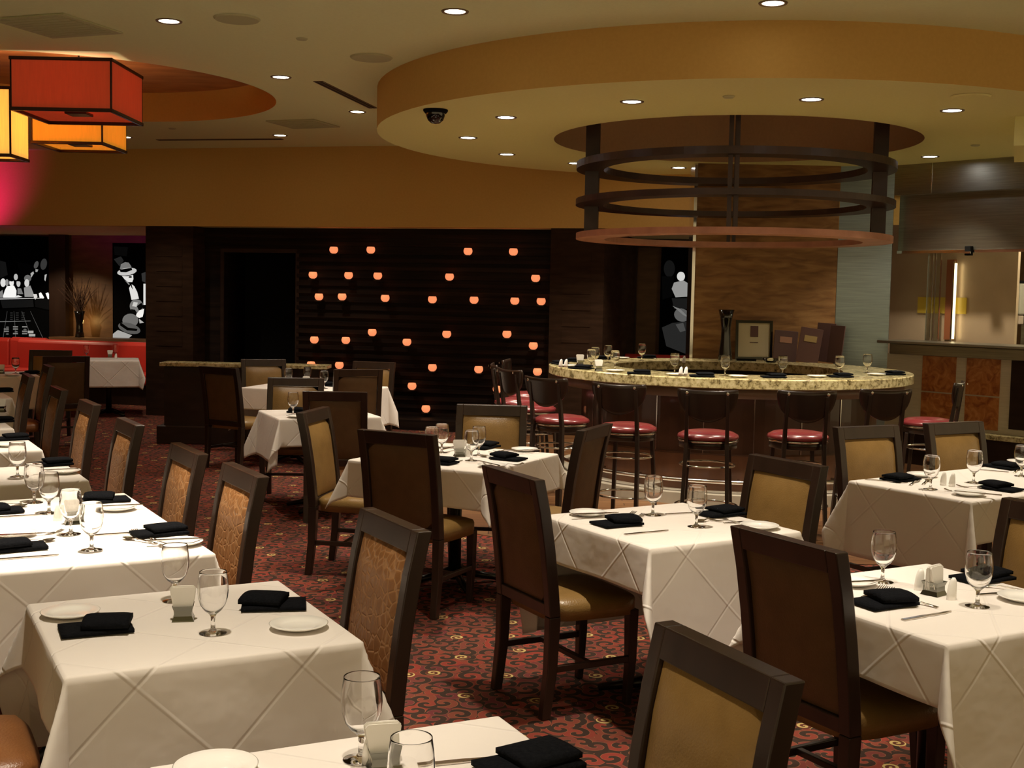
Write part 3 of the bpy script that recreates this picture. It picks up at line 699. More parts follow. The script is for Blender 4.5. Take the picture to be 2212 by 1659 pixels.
def spoon_mb():
    b = MB(); bowl_strip(b, [(-0.085, 0.0085, 0.001), (-0.05, 0.006, 0.004), (0.02, 0.0032, 0.010), (0.036, 0.006, 0.008)], 0)
    n = 16; vs = [(0, 0.062, 0.001)]; fs = []
    for r_, z in ((0.5, 0.003), (1.0, 0.009)):
        vs += [(0.0175 * r_ * math.cos(2 * PI * i / n), 0.062 + 0.028 * r_ * math.sin(2 * PI * i / n), z) for i in range(n)]
    for i in range(n): fs += [(0, 1 + i, 1 + (i + 1) % n), (1 + i, 1 + n + i, 1 + n + (i + 1) % n, 1 + (i + 1) % n)]
    b.add(vs, fs, 0, True); return b
spoon = solo('table_spoon', 'spoon', spoon_mb(), 'cutlery')
t = thing('sugar_caddy', '-', 'caddy')
def sq(z, h): return [(-h, -h, z), (h, -h, z), (h, h, z), (-h, h, z)]
b = MB(); prof = [(0.0, 0.031), (0.003, 0.030), (0.015, 0.025), (0.03, 0.0245), (0.045, 0.030), (0.045, 0.0285), (0.03, 0.023), (0.006, 0.0235)]
vs = []; fs = []
for z, h in prof: vs += sq(z, h)
for k in range(len(prof) - 1):
    for q in range(4): fs.append((k * 4 + q, k * 4 + (q + 1) % 4, k * 4 + 4 + (q + 1) % 4, k * 4 + 4 + q))
fs += [(0, 1, 2, 3), tuple((len(prof) - 1) * 4 + q for q in range(4))]
b.add(vs, fs).build('holder', 'caddy', t)
b = MB()
for k in range(6):
    yy = -0.019 + k * 0.0076; tl = Matrix.Translation((random.uniform(-0.002, 0.002), yy, 0.008)) @ Matrix.Rotation(R(-8 + k * 3.4), 4, 'X')
    h = 0.085 + random.uniform(-0.004, 0.004)
    n = len(b.v); b.add([tl @ Vector(p) for p in [(-0.0215, -0.002, 0), (0.0215, -0.002, 0), (0.036, -0.002, h), (0.030, -0.002, h + 0.006), (-0.030, -0.002, h + 0.006), (-0.036, -0.002, h), (-0.0215, 0.002, 0), (0.0215, 0.002, 0), (0.036, 0.002, h), (0.030, 0.002, h + 0.006), (-0.030, 0.002, h + 0.006), (-0.036, 0.002, h)]],
        [(0, 1, 2, 3, 4, 5), (6, 11, 10, 9, 8, 7), (0, 6, 7, 1), (1, 7, 8, 2), (2, 8, 9, 3), (3, 9, 10, 4), (4, 10, 11, 5), (5, 11, 6, 0)])
b.build('packets', 'packet', t); caddy = Proto(t)
b = MB(); n = 20; rows = [(0.0, 0.0175, 0.012), (0.02, 0.0175, 0.012), (0.045, 0.015, 0.011), (0.062, 0.011, 0.009), (0.071, 0.005, 0.005)]
vs = [(rx * math.cos(2 * PI * i / n) + (0.006 * (z / 0.07) ** 2), ry * math.sin(2 * PI * i / n), z) for z, rx, ry in rows for i in range(n)]
fs = [(j * n + i, j * n + (i + 1) % n, (j + 1) * n + (i + 1) % n, (j + 1) * n + i) for j in range(len(rows) - 1) for i in range(n)] + [tuple(range(n)), tuple((len(rows) - 1) * n + i for i in range(n))]
b.add(vs, fs, 0, True); shaker = solo('salt_shaker', 'shaker', b, 'china')

# ============================================================ TABLES AND CLOTHS
TZ = 0.76
def table(cx, cy, ang, w, d, hu, hv, tn, waves=1.0, seed=0):
    """w along local x (chair sides), d along local y; hu / hv = cloth overhang past the x / y edges"""
    rz = R(ang); t = thing('dining_table', 'pedestal table under the white cloth, ' + tn, 'table', (cx, cy, 0), rz, 'dining tables')
    MB().box(-w / 2 + 0.012, w / 2 - 0.012, -d / 2 + 0.012, d / 2 - 0.012, 0.715, 0.750).build('tabletop', 'dark_wood', t)
    for k, yy in enumerate([0.0] if d < 1.1 and w < 1.1 else [-0.5, 0.5]):
        px, py = (0, yy * max(0, d - 0.75)) if d >= w else (yy * max(0, w - 0.75), 0)
        pd = MB().tube([(px, py, 0.03), (px, py, 0.715)], 0.038, 16).build('pedestal', 'table_metal', t)
        for q in range(4):
            a = q * PI / 2 + PI / 4
            MB().tube([(px + 0.03 * math.cos(a), py + 0.03 * math.sin(a), 0.075), (px + 0.16 * math.cos(a), py + 0.16 * math.sin(a), 0.045), (px + 0.28 * math.cos(a), py + 0.28 * math.sin(a), 0.018)], [0.026, 0.022, 0.016]).build('foot', 'table_metal', pd)
    rng = random.Random(seed); ph = [rng.uniform(0, 6.28) for _ in range(4)]
    a, c = w / 2, d / 2; r = 0.012
    def axis(h, H):
        pts = [-h - H * (1 - k / 16) for k in range(16)] + [-h - 0.012, -h - 0.004, -h] + [-h + 2 * h * k / 8 for k in range(1, 8)] + [h, h + 0.004, h + 0.012] + [h + H * (k + 1) / 16 for k in range(16)]
        return sorted(set(round(p, 5) for p in pts))
    S, T_ = axis(a, hu), axis(c, hv)
    # finer in the skirts near corners
    vs = []; uvs = []
    for tt in T_:
        for s in S:
            p = max(0, abs(s) - a); q = max(0, abs(tt) - c); rho = math.hypot(p, q)
            x, y, z = max(-a, min(a, s)), max(-c, min(c, tt)), TZ
            if rho > 0:
                th = math.atan2(q, p); sx, sy = (1 if s > 0 else -1), (1 if tt > 0 else -1)
                if rho < r * PI / 2: hor, down = r * math.sin(rho / r), r * (1 - math.cos(rho / r))
                else:
                    e = rho - r * PI / 2; corner = math.sin(2 * th) ** 2
                    wv = 0.007 * waves * math.sin((s if q > p else tt) * 11 + ph[0] + (1 if q > p else 2)) * min(1, e / 0.15) * (1 - corner)
                    # two soft pleats in each corner drape
                    pl = 0.028 * math.sin(th * 8 + ph[1] * 0.2) * corner * min(1, e / 0.12)
                    sl = 0.05 + 0.36 * corner
                    hor, down = r + e * math.sin(sl) + wv + pl * e * 2, r + e * math.cos(sl)
                x += sx * hor * math.cos(th); y += sy * hor * math.sin(th); z -= down
            vs.append((x, y, max(z, 0.02))); uvs.append((s, tt))
    k = len(S); fs = [(j * k + i, j * k + i + 1, (j + 1) * k + i + 1, (j + 1) * k + i) for j in range(len(T_) - 1) for i in range(k - 1)]
    b = MB().add(vs, fs, 0, True); b.uv = True
    o = b.build('tablecloth', 'cloth'); me = o.data; uvl = me.uv_layers.new(name='UVMap')
    for lp in me.loops: uvl.data[lp.index].uv = uvs[lp.vertex_index]
    o.location = (cx, cy, 0); o.rotation_euler = (0, 0, rz)
    s_ = o.modifiers.new('solid', 'SOLIDIFY'); s_.thickness = 0.003; s_.offset = -1
    tag(o, 'white linen tablecloth draped over the ' + tn, 'tablecloth', 'white tablecloths'); return o
TN = dict(A='front left table with black napkins', T2='long left table with four place settings', T3='left-edge table just behind the long one', T4='left-edge table third from the camera',
          T5='left-edge table beyond the third', T6='farthest table of the left row', U='square table before the red booth', T7='table beside the dark left pillar',
          F='table cut by the bottom edge', B='centre right table near the bar', C='right foreground table', D='right rear table', E='centre table with four goblets',
          H='small table left of centre with one goblet', G='far table by the low partition')
def uv(a): a = R(a); return Vector((math.cos(a), math.sin(a), 0)), Vector((-math.sin(a), math.cos(a), 0))
def from_corner(p, ang, w, d, sx, sy):
    u, v = uv(ang); return Vector((p[0], p[1], 0)) + u * (sx * w / 2) + v * (sy * d / 2)
def T(key, p, ang, w, d, sx, sy, hu, hv, seed=0):
    c = from_corner(p, ang, w, d, sx, sy) if sx or sy else Vector((p[0], p[1], 0)); table(c.x, c.y, ang, w, d, hu, hv, TN[key], seed=seed)
T('A', (-0.918, 3.434), 28, 0.76, 0.76, 0, 0, 0.20, 0.46, 1)
T('T2', (-1.075, 4.357), 30, 0.80, 1.45, -1, 1, 0.20, 0.39, 2)
T('T3', (-2.10, 5.98), 30, 0.76, 0.60, -1, 1, 0.20, 0.36, 3)
T('T4', (-2.75, 7.07), 30, 0.76, 0.72, -1, 1, 0.20, 0.36, 4)
T('T5', (-3.34, 8.10), 30, 0.76, 0.74, -1, 1, 0.20, 0.30, 5)
T('T6', (-4.26, 10.32), 30, 0.76, 0.85, -1, 1, 0.20, 0.36, 6)
T('U', (-5.06, 12.97), 28, 0.80, 0.76, -1, 1, 0.20, 0.36, 7)
T('T7', (-5.67, 15.84), 18, 0.76, 0.74, 1, 1, 0.18, 0.36, 8)
T('F', (-0.018, 2.693), 26, 0.76, 0.76, -1, -1, 0.20, 0.40, 9)
T('B', (0.542, 4.601), 31, 0.77, 0.76, 1, 1, 0.19, 0.53, 10)
T('C', (1.237, 3.361), 29, 0.77, 0.77, 1, 1, 0.19, 0.44, 11)
T('D', (2.239, 5.853), 34, 1.50, 0.74, 1, 1, 0.40, 0.22, 12)
T('E', (-0.32, 7.13), -27, 0.87, 0.93, 0, 0, 0.22, 0.22, 13)
T('H', (-1.729, 9.051), 24, 0.78, 0.70, 1, 1, 0.36, 0.22, 14)
T('G', (-1.97, 12.2), -14, 1.22, 0.80, 0, 0, 0.40, 0.22, 15)

# ============================================================ DINING CHAIRS
def chair_kind(front, label):
    t = thing('dining_chair', '-', 'chair')
    W = 0.235
    prof = [(-0.235, 0.0), (-0.212, 0.20), (-0.205, 0.42), (-0.222, 0.60), (-0.250, 0.80), (-0.292, 0.985)]   # rear leg / back stile line (y, z)
    def yz(z):
        for (y0, z0), (y1, z1) in zip(prof, prof[1:]):
            if z <= z1: return y0 + (y1 - y0) * (z - z0) / (z1 - z0)
        return prof[-1][0]
    for s in (-1, 1):
        MB().sweep([(s * (W - 0.022), y, z) for y, z in prof[:3]], [0.038, 0.044, 0.046], [0.040, 0.046, 0.052]).build('leg', 'chair_wood', t, bevel=0.004)
        MB().sweep([(s * 0.195, 0.175, 0.0), (s * 0.200, 0.185, 0.20), (s * 0.200, 0.185, 0.41)], [0.030, 0.040, 0.046], [0.030, 0.040, 0.046]).build('leg', 'chair_wood', t, bevel=0.004)
        MB().box(s * 0.206 - 0.011, s * 0.206 + 0.011, -0.200, 0.170, 0.185, 0.212).build('stretcher', 'chair_wood', t, bevel=0.003)
    MB().box(-0.20, 0.20, -0.03, -0.005, 0.188, 0.210).build('stretcher', 'chair_wood', t, bevel=0.003)
    # back frame: two stiles and rails joined in one piece
    b = MB(); zz = [0.42, 0.55, 0.70, 0.85, 0.985]
    for s in (-1, 1): b.sweep([(s * (W - 0.022), yz(z), z) for z in zz], 0.046, 0.050)
    b.sweep([(0, yz(z), z) for z in (0.915, 0.95, 0.985)], 2 * W - 0.088, 0.050); b.sweep([(0, yz(z), z) for z in (0.42, 0.47)], 2 * W - 0.088, 0.044)
    b.build('back_frame', 'chair_wood', t, bevel=0.004)
    def panel(off, bulge, mat, name):
        nx, nz = 8, 12; vs = []; fs = []
        for side in (0, 1):
            for j in range(nz + 1):
                z = 0.472 + (0.912 - 0.472) * j / nz
                for i in range(nx + 1):
                    u = 2 * i / nx - 1; v = 2 * j / nz - 1
                    e = (1 - abs(u) ** 4) * (1 - abs(v) ** 6)
                    vs.append((u * (W - 0.047), yz(z) + off + (bulge * e if side else 0), z))
        k = nx + 1; m_ = k * (nz + 1)
        for j in range(nz):
            for i in range(nx):
                q = j * k + i; fs += [(q, q + k, q + k + 1, q + 1), (m_ + q, m_ + q + 1, m_ + q + k + 1, m_ + q + k)]
        return MB().add(vs, fs, 0, True).build(name, mat, t)
    panel(0.010, 0.024, front, 'backrest'); panel(-0.010, -0.016, 'leather_shaded', 'back_panel')
    # padded seat
    b = MB(); n = 14; vs = []; fs = []
    def sxy(u, v):
        w = 0.235 - 0.02 * (1 - v) / 2
        rr = max(0, (abs(u) ** 5 + abs(v) ** 5)) ** (1 / 5); k = 1 / max(rr, 1e-6) if rr > 1 else 1
        return u * k * w, 0.01 + v * k * 0.215
    for lay, (zb, f_) in enumerate(((0.395, 0.985), (0.405, 1.0), (0.455, 1.0))):
        pass
    for side in (1, 0):
        for j in range(n + 1):
            for i in range(n + 1):
                u, v = 2 * i / n - 1, 2 * j / n - 1; x, y = sxy(u, v)
                e = (1 - abs(u) ** 6) * (1 - abs(v) ** 6)
                vs.append((x, y, 0.452 + 0.036 * e if side else 0.392))
    k = n + 1; m_ = k * k
    for j in range(n):
        for i in range(n):
            q = j * k + i; fs += [(q, q + 1, q + k + 1, q + k), (m_ + q, m_ + q + k, m_ + q + k + 1, m_ + q + 1)]
    for i in range(n):
        fs += [(i, m_ + i, m_ + i + 1, i + 1), (n * k + i, n * k + i + 1, m_ + n * k + i + 1, m_ + n * k + i)]
        fs += [(i * k, (i + 1) * k, m_ + (i + 1) * k, m_ + i * k), (i * k + n, m_ + i * k + n, m_ + (i + 1) * k + n, (i + 1) * k + n)]
    b.add(vs, fs, 0, True).build('seat', 'leather' if front == 'leather' else 'leather_orange', t, bevel=0)
    return Proto(t)
M['leather_orange'] = noisy('leather_orange', [(0.3, (0.27, 0.105, 0.035)), (0.7, (0.33, 0.135, 0.045))], 14, 4, 0.33, spec=0.55, bump=0.15, bscale=160)
ch_s, ch_c = chair_kind('leather', ''), chair_kind('croc', '')
def chair(kind, mx, my, facing, lab, grp):
    f = Vector((math.cos(R(facing)), math.sin(R(facing)), 0)); p = Vector((mx, my, 0)) + f * 0.288
    (ch_c if kind == 'c' else ch_s).put((p.x, p.y, 0), R(facing - 90), lab, grp)
GL, GM = 'patterned leather chairs along the left row', 'smooth leather dining chairs'
chair('c', -0.375, 3.885, 209, 'patterned brown leather chair right of the front left table', GL)
chair('c', -1.085, 4.92, 210, 'patterned leather chair at near end of the long left table', GL)
chair('c', -1.48, 5.545, 210, 'patterned leather chair at far end of the long left table', GL)
chair('c', -2.09, 6.63, 210, 'patterned leather chair fourth from the camera in the left row', GL)
chair('c', -2.69, 7.72, 210, 'patterned leather chair fifth from the camera in the left row', GL)
chair('c', -3.27, 8.75, 210, 'patterned leather chair sixth from the camera in the left row', GL)
chair('c', -3.98, 9.98, 208, 'narrow-looking patterned chair seventh in the left row', GL)
chair('c', -4.30, 11.25, 208, 'last patterned chair of the left row, touching a black chair back', GL)
chair('c', -1.76, 3.06, 28, 'orange leather chair with only its seat showing at lower left', GL)
chair('s', -4.72, 12.85, 118, 'black-backed chair left of the tablecloth with pointed drape', GM)
chair('s', -5.32, 14.0, 275, 'tan chair facing the room in front of the red booth', GM)
chair('s', 0.01, 4.99, 28, 'dark-backed chair left of the centre right table', GM)
chair('s', 1.27, 5.55, 211, 'tan-fronted chair right of the centre right table', GM)
chair('s', 0.855, 3.70, 30, 'tall dark-backed chair left of the right foreground table', GM)
chair('s', 2.0, 4.38, 210, 'chair cut by the right edge beside the right foreground table', GM)
chair('s', 0.45, 2.49, 205, 'large tan-fronted chair at the bottom edge', GM)
chair('s', -0.6, 6.37, 63, 'dark-backed chair before the centre table with four goblets', GM)
chair('s', -0.13, 8.08, 265, 'tan chair facing the camera behind the centre table', GM)
chair('s', -1.225, 7.50, 349, 'side-on tan chair left of the centre table', GM)
chair('s', 0.47, 6.82, 156, 'side-on tan chair right of the centre table, before the bar stools', GM)
chair('s', -1.30, 8.92, 92, 'dark-backed chair in front of the table with one goblet', GM)
chair('s', -1.83, 10.28, 272, 'tan chair facing the camera behind the one-goblet table', GM)
chair('s', -2.78, 11.50, 60, 'dark-backed chair left of the far partition table', GM)
chair('s', -2.66, 12.98, 288, 'orange-tan chair between far table and granite partition', GM)
chair('s', -1.47, 12.92, 255, 'chair behind the far table at its right, only its top showing', GM)
chair('s', -1.47, 11.60, 108, 'dark-backed chair right of the far partition table', GM)
chair('s', 2.10, 7.16, 296, 'tan chair behind the right rear table, at its left end', GM)
chair('s', 2.74, 7.50, 297, 'tan chair behind the right rear table beside the pass ledge', GM)
chair('s', 2.84, 5.62, 124, 'chair at the near side of the right rear table, mostly out of frame', GM)

# ============================================================ PLACE SETTINGS
Z0 = TZ + 0.0005
def put(pr, x, y, ang, lab, grp, z=Z0): p = at(x, y, z); return pr.put(p, R(ang), lab, grp)
GG, GP, GN, GK, GF, GSP, GC, GSH = 'water goblets on the tables', 'white bread plates', 'black folded napkins', 'table knives', 'table forks', 'table spoons', 'sugar caddies', 'white salt and pepper shakers'
near = {'A': 28, 'T2': 30, 'T3': 30}
for x, y, lab in ((460, 1368, 'goblet right of the caddy on the front left table'), (378, 1298, 'goblet behind the caddy on the front left table'),
                  (198, 1188, 'frontmost goblet on the long left table'), (153, 1154, 'goblet overlapping the caddy on the long left table'),
                  (106, 1109, 'goblet behind the caddy on the long left table'), (74, 1086, 'rearmost goblet on the long left table'),
                  (38, 1030, 'goblet on the left-edge table behind the long one'), (1410, 1113, 'left goblet on the centre right table'),
                  (1504, 1138, 'right goblet on the centre right table'), (1906, 1257, 'left goblet on the right foreground table'),
                  (2111, 1310, 'right goblet on the right foreground table'), (2010, 1057, 'goblet left of the shakers on the right rear table'),
                  (2103, 1043, 'goblet right of the shakers on the right rear table'), (2206, 1029, 'goblet cut by the right photo edge'),
                  (954, 978, 'tall-looking goblet left of the caddy on the centre table'), (932, 986, 'goblet half behind the dark chair on the centre table'),
                  (1018, 995, 'front goblet right of the caddy on the centre table'), (1034, 984, 'rear goblet right of the caddy on the centre table'),
                  (780, 1641, 'upright goblet at the bottom edge, left of the shakers'), (886, 1800, 'goblet rim showing at the bottom edge'),
                  (633, 896, 'single goblet on the table left of centre'), (187, 773, 'left goblet on the table by the dark pillar'),
                  (249, 772, 'right goblet on the table by the dark pillar'), (34, 807, 'goblet on the square table before the red booth'),
                  (623, 833, 'left goblet on the far partition table'), (664, 829, 'middle goblet behind the caddy on the far partition table'),
                  (700, 839, 'right goblet on the far partition table')):
    put(goblet, x, y, 0, lab, GG)
for x, y, lab in ((152, 1330, 'bread plate under the left napkin on the front left table'), (645, 1357, 'bread plate at right of the front left table'),
                  (30, 1158, 'bread plate at the left edge of the long left table'), (390, 1177, 'bread plate near the front corner of the long left table'),
                  (252, 1102, 'bread plate at the far side of the long left table'), (138, 1022, 'bread plate on the left-edge table behind the long one'),
                  (18, 964, 'bread plate on the third left-edge table'), (1270, 1113, 'bread plate at far left of the centre right table'),
                  (1640, 1141, 'bread plate at right of the centre right table'), (1842, 1262, 'bread plate half hidden by the tall chair'),
                  (2212, 1297, 'bread plate cut by the right edge, foreground table'), (1992, 1029, 'bread plate behind the goblet on the right rear table'),
                  (2093, 1070, 'bread plate near the front corner of the right rear table'), (2206, 1001, 'bread plate at the far right of the rear table'),
                  (1133, 974, 'bread plate at the far corner of the centre table'), (1063, 1009, 'bread plate at near edge of the centre table'),
                  (958, 966, 'bread plate beyond the left goblets on the centre table'), (466, 1668, 'large looking bread plate at the bottom edge'),
                  (642, 902, 'bread plate beneath the single goblet'), (26, 812, 'bread plate beside goblet before the red booth')):
    put(plate, x, y, 0, lab, GP)
for pr, x, y, ang, lab in ((napB, 207, 1363, -65, 'black napkin at left of the front left table'), (napB, 592, 1311, 100, 'black napkin at the far right of the front left table'),
                  (napA, 36, 1187, -60, 'black napkin at the left edge of the long left table'), (napA, 344, 1155, 122, 'black napkin at the right side of the long left table'),
                  (napB, 230, 1083, 118, 'black napkin at the far right corner of the long left table'), (napA, -6, 1108, -60, 'sliver of black napkin at the left photo edge'),
                  (napA, 113, 1005, 120, 'black napkin on the left-edge table behind the long one'), (napA, 24, 950, 120, 'black napkin on the third left-edge table'),
                  (napA, -4, 912, 120, 'tiny black napkin on the table beyond the third'), (napA, 2, 847, 120, 'black napkin on the farthest left row table'),
                  (napB, 1332, 1134, -60, 'black napkin at left of the centre right table'), (napA, 1557, 1113, 121, 'black napkin at the far right of the centre right table'),
                  (napB, 1906, 1306, -62, 'black napkin before the tall chair, right foreground table'), (napA, 2122, 1253, 119, 'black napkin at the far side of the right foreground table'),
                  (napA, 1945, 1038, -55, 'black napkin at the left end of the right rear table'), (napB, 2162, 1058, 40, 'black napkin at the near edge of the right rear table'),
                  (napA, 2166, 1011, 30, 'black napkin at the far edge of the right rear table'), (napB, 1098, 993, 62, 'black napkin at right of the centre table'),
                  (napA, 1047, 968, 150, 'black napkin behind the goblets on the centre table'), (napA, 948, 1001, 60, 'black napkin peeking past the dark chair back'),
                  (napA, 1142, 1660, 120, 'black napkin at the bottom edge, right corner'), (napA, 640, 890, 0, 'black napkin behind the single goblet'),
                  (napA, 64, 808, 120, 'black napkin on the table before the red booth'), (napB, 714, 834, 60, 'black napkin right of the far table goblets')):
    put(pr, x, y, ang, lab, GN)
for x, y, ang, lab, dz in ((55, 1205, -62, 'knife in front of the left-edge napkin, long left table', 0), (263, 1153, -62, 'knife left of the right napkin, long left table', 0),
                  (383, 1166, -70, 'knife lying across the front plate, long left table', 0.019), (252, 1093, -66, 'knife across the far plate, long left table', 0.019),
                  (30, 1116, -62, 'knife near the left photo edge, long left table', 0), (22, 1156, -68, 'knife across the left-edge plate, long left table', 0.019),
                  (120, 1015, -66, 'knife across the plate on the table behind the long one', 0.019), (1397, 1151, -60, 'knife in front of the left napkin, centre right table', 0),
                  (1286, 1110, -70, 'knife across the left plate, centre right table', 0.019), (1484, 1109, -66, 'knife left of the far napkin, centre right table', 0),
                  (1612, 1128, -70, 'knife near the right plate, centre right table', 0), (2003, 1331, -58, 'knife before the near napkin, right foreground table', 0),
                  (1846, 1258, -72, 'knife across the half hidden plate by the tall chair', 0.019), (2172, 1282, -72, 'knife at the right edge of the foreground table', 0),
                  (1914, 1040, 66, 'knife left of the left napkin, right rear table', 0), (2113, 1066, 62, 'knife across the near plate, right rear table', 0.019),
                  (2135, 1017, 60, 'knife left of the far napkin, right rear table', 0), (983, 1000, -20, 'knife in front of the caddy, centre table', 0),
                  (1055, 1001, 34, 'knife across the near plate, centre table', 0.019), (1135, 973, -60, 'knife across the far corner plate, centre table', 0.019),
                  (972, 968, -24, 'knife across the plate beyond the left goblets', 0.019), (1018, 1644, -72, 'long knife at the bottom edge table', 0)):
    put(knife, x, y, ang, lab, GK, Z0 + dz)
for x, y, ang, lab in ((85, 1157, -40, 'fork right of the left plate, long left table'), (15, 1093, -45, 'fork near the left photo edge, long left table'),
                  (312, 1158, 40, 'fork under the right napkin, long left table'), (1345, 1116, -38, 'left fork above the near napkin, centre right table'),
                  (1365, 1121, -38, 'right fork above the near napkin, centre right table'), (1574, 1129, 60, 'fork below the far napkin, centre right table'),
                  (1884, 1283, -38, 'left fork above the near napkin, right foreground table'), (1903, 1287, -36, 'right fork above the near napkin, right foreground table'),
                  (2160, 1272, 62, 'fork right of the far napkin, right foreground table'), (2083, 1064, 60, 'left fork on near plate side, right rear table'),
                  (2108, 1055, 60, 'right fork beside the near napkin, right rear table'), (1975, 1044, -30, 'fork below the left napkin, right rear table'),
                  (1080, 977, 140, 'left fork by the far plate, centre table'), (1090, 975, 140, 'right fork by the far plate, centre table'),
                  (1098, 1006, -60, 'fork beside the near napkin, centre table')):
    put(fork, x, y, ang, lab, GF)
for x, y, ang, lab in ((78, 1176, -25, 'spoon by the left-edge napkin, long left table'), (20, 1100, -30, 'spoon near the left photo edge, long left table'),
                  (303, 1170, 60, 'spoon beside the right napkin, long left table'), (1538, 1125, 120, 'spoon below the far napkin, centre right table'),
                  (1972, 1302, 42, 'spoon between napkin and caddy, right foreground table'), (2000, 1043, -28, 'spoon beside the left napkin, right rear table'),
                  (2196, 1018, -30, 'spoon right of the far napkin, right rear table'), (1060, 990, 40, 'spoon beside the near napkin, centre table')):
    put(spoon, x, y, ang, lab, GSP)
for x, y, ang, lab in ((396, 1338, 12, 'sugar caddy in the middle of the front left table'), (157, 1131, 25, 'sugar caddy seen through goblets on the long left table'),
                  (2017, 1284, 40, 'sugar caddy on the right foreground table'), (992, 986, 14, 'sugar caddy on the centre table'),
                  (826, 1662, 15, 'sugar caddy at the bottom edge table'), (238, 772, 10, 'sugar caddy on the table by the dark pillar'),
                  (3, 807, 10, 'sugar caddy at the left photo edge before the booth'), (662, 834, 0, 'sugar caddy on the far partition table'), (3, 890, 10, 'sugar caddy on the left-edge table beyond the third')):
    put(caddy, x, y, ang, lab, GC)
for x, y, ang, lab in ((125, 1125, 20, 'shaker left of the caddy on the long left table'), (2055, 1295, 20, 'shaker right of the caddy, right foreground table'),
                  (1985, 1274, 20, 'shaker left behind the caddy, right foreground table'), (2037, 1048, 10, 'left shaker on the right rear table'),
                  (2056, 1051, 10, 'right shaker on the right rear table'), (1009, 986, 0, 'shaker touching the caddy on the centre table'),
                  (800, 1650, 0, 'shaker left of the caddy at the bottom edge'), (250, 775, 0, 'shaker beside the caddy by the dark pillar'), (833, 1636, 0, 'shaker behind the caddy at the bottom edge')):
    put(shaker, x, y, ang, lab, GSH)

# on the bar counter
ZB1 = 1.0705
def bput(pr, x, y, ang, lab, grp, dz=0): return pr.put(at(x, y, ZB1 + dz), R(ang), lab, grp)
for x, y, lab in ((1277, 796, 'front left goblet on the bar'), (1285, 790, 'goblet just behind the front left one on the bar'), (1313, 784, 'third goblet from the left on the bar'),
                  (1328, 799, 'goblet right of the right caddy on the bar'), (1386, 779, 'goblet standing alone at the far side of the bar'), (1457, 806, 'goblet by the white shakers on the bar'),
                  (1566, 812, 'goblet before the black vase on the bar'), (1690, 812, 'goblet before the menus on the bar'), (1813, 811, 'goblet before the blue steel panel on the bar'),
                  (1873, 806, 'rightmost goblet on the bar')):
    bput(goblet, x, y, 0, lab, 'water goblets on the bar')
for x, y, ang, lab in ((1208, 787, 20, 'black napkin at the far left of the bar'), (1255, 797, 60, 'black napkin before the caddies on the bar'), (1237, 781, 60, 'black napkin behind the left caddy on the bar'),
                  (1298, 776, 80, 'black napkin behind the third bar goblet'), (1380, 808, 85, 'black napkin left of the shakers on the bar front'), (1397, 774, 90, 'black napkin at the far side of the bar'),
                  (1516, 814, 88, 'black napkin right of the shakers on the bar front'), (1671, 816, 92, 'black napkin before the framed certificate side of bar'), (1815, 815, 95, 'black napkin before the blue steel panel'),
                  (1928, 810, 105, 'black napkin at the right end of the bar')):
    bput(napA, x, y, ang, lab, 'black napkins on the bar')
for x, y, lab in ((1329, 803, 'plate right of the right caddy on the bar'), (1460, 811, 'plate under the shakers on the bar'), (1595, 815, 'plate right of the first front bar goblet'), (1764, 815, 'plate between two napkins on the bar'),
                  (1893, 811, 'plate at the right end of the bar'), (1228, 792, 'plate under the shakers at bar left'), (1343, 775, 'plate at the far side of the bar')):
    bput(plate, x, y, 0, lab, 'white plates on the bar')
for x, y, lab in ((1253, 788, 'left sugar caddy on the bar'), (1293, 801, 'right sugar caddy on the bar')): bput(caddy, x, y, 10, lab, 'sugar caddies on the bar')
for x, y, lab in ((1211, 793, 'left shaker at the far left of the bar'), (1222, 793, 'right shaker at the far left of the bar'), (1470, 811, 'left shaker behind the bar front plate'), (1481, 811, 'right shaker behind the bar front plate'), (1477, 784, 'single shaker at the far side of the bar')):
    bput(shaker, x, y, 0, lab, 'white shakers on the bar', 0.0182 if y > 800 or y == 793 else 0)
for x, y, ang, lab in ((1430, 776, 60, 'fork at the far side of the bar'), (1630, 814, 40, 'fork right of the first front plate on the bar')): bput(fork, x, y, ang, lab, 'forks on the bar')
for x, y, ang, lab in ((1722, 817, 70, 'knife left of the middle front plate on the bar'), (1858, 815, 75, 'knife right of the steel-side napkin on the bar')): bput(knife, x, y, ang, lab, 'knives on the bar')

# behind the bar: vase, frame, menus standing on the back of the counter
t = thing('black_vase', 'tall glossy black vase with flared mouth on the back counter', 'vase', at(1566, 777, ZB1))
MB().lathe([(0.0, 0.0), (0.075, 0.0), (0.070, 0.06), (0.052, 0.22), (0.050, 0.34), (0.062, 0.44), (0.086, 0.54), (0.082, 0.54), (0.056, 0.44), (0.0, 0.40)], 28).build('body', 'black_glaze', t)
p = at(1628, 777, ZB1)
t = thing('framed_certificate', 'black framed cream certificate standing on the back counter', 'picture frame', p, R(-4))
Tt = Matrix.Rotation(R(-6), 4, 'X')
w, h = 0.17, 0.43
MB().box(-w - 0.03, w + 0.03, 0.0, 0.02, 0, 0.03, T=Tt).box(-w - 0.03, w + 0.03, 0, 0.02, h - 0.03, h, T=Tt).box(-w - 0.03, -w, 0, 0.02, 0.03, h - 0.03, T=Tt).box(w, w + 0.03, 0, 0.02, 0.03, h - 0.03, T=Tt).build('frame', 'black_glaze', t)
pp = MB().box(-w, w, 0.008, 0.014, 0.03, h - 0.03, T=Tt).build('paper', 'paper', t)
MB().box(-0.04, 0.045, 0.006, 0.0079, 0.25, 0.37, T=Tt).box(-0.045, 0.045, 0.006, 0.0079, 0.185, 0.192, T=Tt).build('printed_mark', 'paper_mark', pp)
